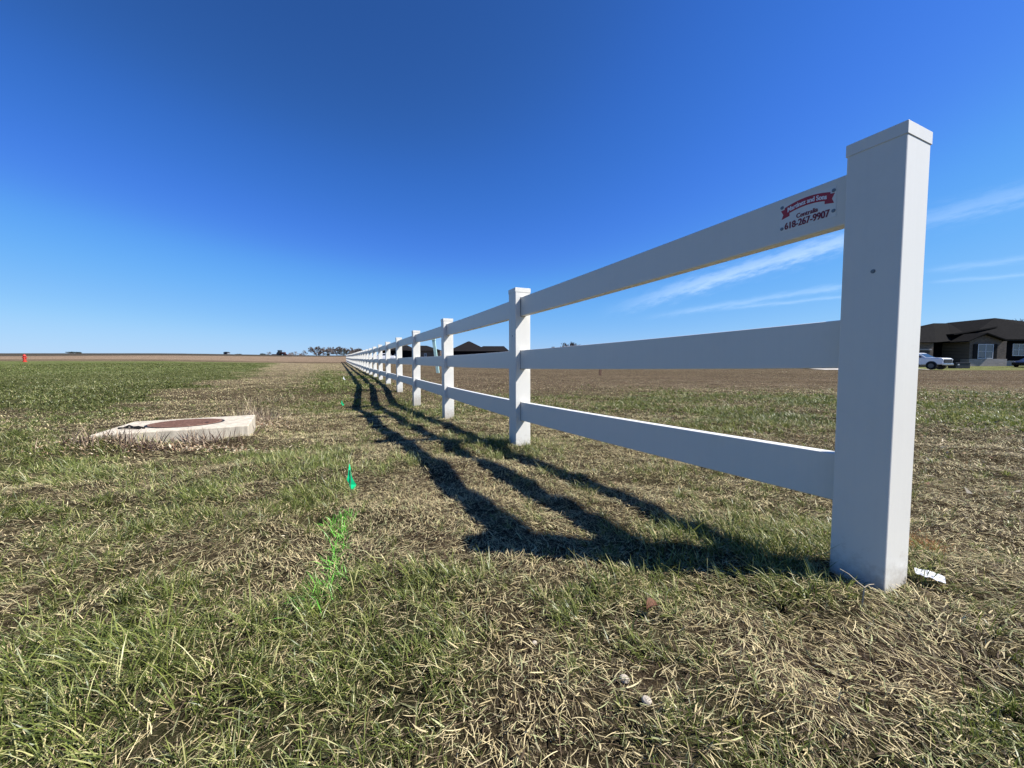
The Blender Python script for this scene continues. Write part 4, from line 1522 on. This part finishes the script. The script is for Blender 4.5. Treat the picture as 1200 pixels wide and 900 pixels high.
# ------------------------------------------------------------------ bare trees
def bare_tree(name, base, height, spread, seed, label, m, group=None, depth=6, trunk_r=None, twr=.03, wide=1.0):
    """a fan of limbs leaving a short trunk at many heights, each forking into fine twigs"""
    rd = random.Random(seed)
    root = empty(name, base, 0, label, 'tree', group)
    mt = MB(); mc = MB()
    tr = trunk_r or height * .028

    def grow(p, d, ln, r, lev):
        q = p + d * ln
        mc.cyl(p, q, r, r * .7, 5 if lev < 3 else 3, caps=False)
        if lev >= depth: return
        for i in range(3):
            ax = Vector((rd.gauss(0, 1), rd.gauss(0, 1), rd.gauss(0, .8))).normalized()
            nd = (d + ax * rd.uniform(.35, .75) * spread).normalized()
            if nd.z < -.1: nd.z *= -.4
            grow(p + d * ln * rd.uniform(.55, 1.0), nd, ln * rd.uniform(.62, .84), max(r * .6, twr), lev + 1)
    th = height * .24
    mt.cyl((0, 0, -.5), (0, 0, th), tr * 1.25, tr * .75, 8)
    n0 = 11
    for i in range(n0):
        a = 2 * math.pi * i / n0 + rd.uniform(-.4, .4)
        el = R(rd.uniform(5, 78) if i else 88)
        z0 = th * rd.uniform(.45, 1.0)
        d = Vector((math.cos(a) * math.cos(el) * wide, math.sin(a) * math.cos(el) * wide, math.sin(el))).normalized()
        mt.cyl((0, 0, z0), Vector((0, 0, z0)) + d * height * .10, tr * .5, tr * .4, 6)
        grow(Vector((0, 0, z0)) + d * height * .10, d, height * rd.uniform(.15, .23), tr * .38, 2)
    zmax = sorted(v.co.z for v in mc.bm.verts)[-20]
    k = height / zmax
    for b in (mt, mc):
        for v in b.bm.verts: v.co *= k
    mt.build('trunk', m, root); mc.build('crown', m, root)
    return root


def place_px(px, D):
    p = W(px, 420, D)
    return (p.x, p.y, float(G(p.x, p.y)) - .1)


def hgt(px, ytop, D):
    b = place_px(px, D); return W(px, ytop, D).z - b[2]


tree_rows = [  # px, top y, depth, spread, label
    (371, 405.8, 290, 1.05, 'widest bare tree of the horizon clump, standing at its left end', 6),
    (386, 406.5, 300, 1.0, 'bare rounded tree second from the left in the horizon clump', 6),
    (395, 406.0, 285, .95, 'brownish bare tree in the middle of the clump left of the fence end', 6),
    (403, 407.5, 295, .9, 'darker bare tree just above the far end of the fence', 6),
    (412, 407.2, 300, .9, 'bare tree showing over the farthest fence rails, right of the fence end', 6),
    (421, 408.0, 310, .9, 'rightmost bare tree of the horizon clump, behind the fence rails', 6),
    (357, 410.5, 360, .9, 'small bare tree alone left of the horizon clump', 5),
    (347, 412, 380, .9, 'low faint bare tree midway between the tractor and the horizon clump', 5),
    (316, 412.3, 330, .9, 'small bare tree just left of the tractor on the skyline', 5),
    (379, 408.5, 310, .9, 'lower bare tree filling the gap right of the widest skyline tree', 6),
    (416, 409, 330, .9, 'low bare tree in the gap behind the last fence rails', 6),
    (342, 413, 360, .9, 'shortest bare tree just right of the tractor', 5),
]
for i, (px, yt, D, sp, lab, dp) in enumerate(tree_rows):
    D += 55
    bare_tree('bare_tree', place_px(px, D), hgt(px, yt, D), sp, 100 + i, lab, M['bark'] if i % 3 else M['bark2'], 'bare trees on the skyline', dp + (1 if dp == 6 else 0), twr=.062, wide=1.7 if i == 0 else 1.35)
bare_tree('bare_tree', place_px(665, 150), hgt(665, 401.3, 150), .8, 131, 'lone bare tree whose tip shows above the middle rail right of the second post', M['bark2'], 'bare trees behind the houses', 6, twr=.05)
bare_tree('bare_tree', place_px(1196, 90), hgt(1196, 372.5, 90), .8, 132, 'bare tree whose twigs rise behind the dark roof at the right edge', M['bark2'], 'bare trees behind the houses', 6, twr=.03)

# dark evergreen shrubs on the skyline
def shrub(px, D, w, ytop, seed, label):
    base = place_px(px, D)
    hh = max(1.0, hgt(px, ytop, D))
    root = empty('shrub', base, 0, label, 'shrub', 'dark shrubs on the skyline')
    r_ = np.random.default_rng(seed); n = 900
    v = r_.normal(0, 1, (n, 3)); v /= np.linalg.norm(v, axis=1)[:, None]
    rad = r_.uniform(.3, 1, n) ** .5 * (1 + .3 * r_.normal(0, .4, n))
    x = v[:, 0] * rad * w / 2; y = v[:, 1] * rad * w / 2; z = hh * .5 + v[:, 2] * rad * hh * .5
    c = np.array([.030, .035, .020]) * r_.uniform(.6, 1.5, n)[:, None]
    sets = [blades('x', x, y, z, r_.uniform(.2, .5, n), r_.uniform(.15, .35, n), r_.uniform(0, 6.28, n), r_.uniform(0, 1.6, n), r_.uniform(0, .5, n), c, None, 1)]
    o = join_blades('foliage', sets, M['evergreen']); o.parent = root
    mb = MB(); mb.cyl((0, 0, -.2), (0, 0, hh * .6), .12, .06, 8); mb.build('stem', M['bark'], root)


shrub(384.5, 280, 2.0, 414.6, 1, 'small dark evergreen shrub at the foot of the horizon tree clump')
shrub(308, 320, 4.2, 414.3, 2, 'dark rounded shrub on the skyline left of the tractor')
shrub(280, 330, 5.0, 415.0, 3, 'low wide dark shrub on the skyline right of the grey shed')
shrub(84, 300, 6.0, 412.3, 4, 'leftmost low tree mound on the skyline, right of the hydrant')
shrub(92, 306, 4.0, 412.6, 5, 'second low tree mound on the skyline beside the leftmost one')
shrub(400, 330, 7.0, 408.8, 6, 'brown-green evergreen filling the middle of the horizon tree clump')
shrub(405, 326, 6.5, 409.4, 7, 'brown-green evergreen directly above the far fence end')

# far wooded line closing the left skyline
rw = np.random.default_rng(5)
n = 26000
t = rw.uniform(-1.12, -.36, n)
Dd = 900 + rw.uniform(0, 60, n)
x = np.tan(t) * Dd; y = Dd
top_h = 4.0 + 5.5 * fbm(x * .01, x * 0, 7, 4)
z = G(x, y) + rw.uniform(0, 1, n) ** .8 * top_h
c = np.array([.05, .05, .045]) * rw.uniform(.6, 1.5, n)[:, None]
fw_ = join_blades('distant_wood', [blades('x', x, y, z, rw.uniform(1, 2.5, n), rw.uniform(1.2, 3, n), rw.uniform(0, 6.28, n), rw.uniform(0, 1.5, n), rw.uniform(0, .5, n), c, None, 1)], M['evergreen'])
tag(fw_, 'dark far-off wood closing the skyline on the left', 'wood', kind='stuff')

# ------------------------------------------------------------------ tractor and shed on the skyline
D = 240
b = place_px(329.5, D)
tr = empty('tractor', (b[0], b[1], b[2] + .05), 0, 'dark red farm tractor with cab on the skyline left of the bare trees', 'tractor')
s = 1.15
mb = MB(); mb.box((1.3 * s, 0, 1.35 * s), (2.2 * s, 1.0 * s, .8 * s), bevel=.08); mb.box((0, 0, .95 * s), (3.6 * s, .6 * s, .5 * s), bevel=.05)
mb.build('body', M['tractor'], tr)
mb = MB(); mb.box((-.6 * s, 0, 2.75 * s), (1.7 * s, 1.6 * s, .14 * s), bevel=.03)
for sx in (-1.35, .15):
    for sy in (-.7, .7): mb.box((sx * s, sy * s, 2.0 * s), (.1 * s, .1 * s, 1.5 * s))
cabt = mb.build('cab', M['blackplastic'], tr)
mb = MB(); mb.box((-.6 * s, 0, 2.0 * s), (1.42 * s, 1.32 * s, 1.4 * s)); mb.build('glass', M['carglass'], cabt)
mb = MB(); mb.cyl((1.6 * s, .2, 1.7 * s), (1.6 * s, .2, 2.5 * s), .06, .06, 8); mb.build('exhaust', M['blackplastic'], tr)
for sy in (-1, 1):
    wheel(tr, -.9 * s, sy * 1.0 * s, .9 * s, .5 * s, sy); wheel(tr, 1.9 * s, sy * .8 * s, .55 * s, .35 * s, sy)
mb = MB(); mb.box((-3.0 * s, 0, .45 * s), (2.4 * s, 3 * s, .4 * s)); mb.box((3.3 * s, 0, .35 * s), (1.6 * s, 2.4 * s, .35 * s)); mb.box((2.7 * s, 0, .6 * s), (1.0 * s, .3 * s, .2 * s)); mb.box((-1.9 * s, 0, .6 * s), (1.0 * s, .3 * s, .2 * s))
mb.build('implement', M['tractor'], tr)

D = 330
b = place_px(266, D)
sh = empty('field_shed', b, 0, 'tiny grey shed on the left skyline between the hydrant and the tractor', 'shed')
mb = MB(); mb.box((0, 0, 1.0), (3.4, 3, 2.4)); mb.build('wall', M['shed'], sh)
mb = MB(); mb.slab([(-2, -1.8, 2.2), (0, -1.8, 2.75), (2, -1.8, 2.2)], (0, 3.6, 0)); mb.build('roof', M['roof_far'], sh)
mb = MB(); mb.box((.2, -1.52, .8), (1.4, .06, 1.8)); mb.build('door', M['siding'], sh)

print('posts', N_POST, 'rails', nrail)
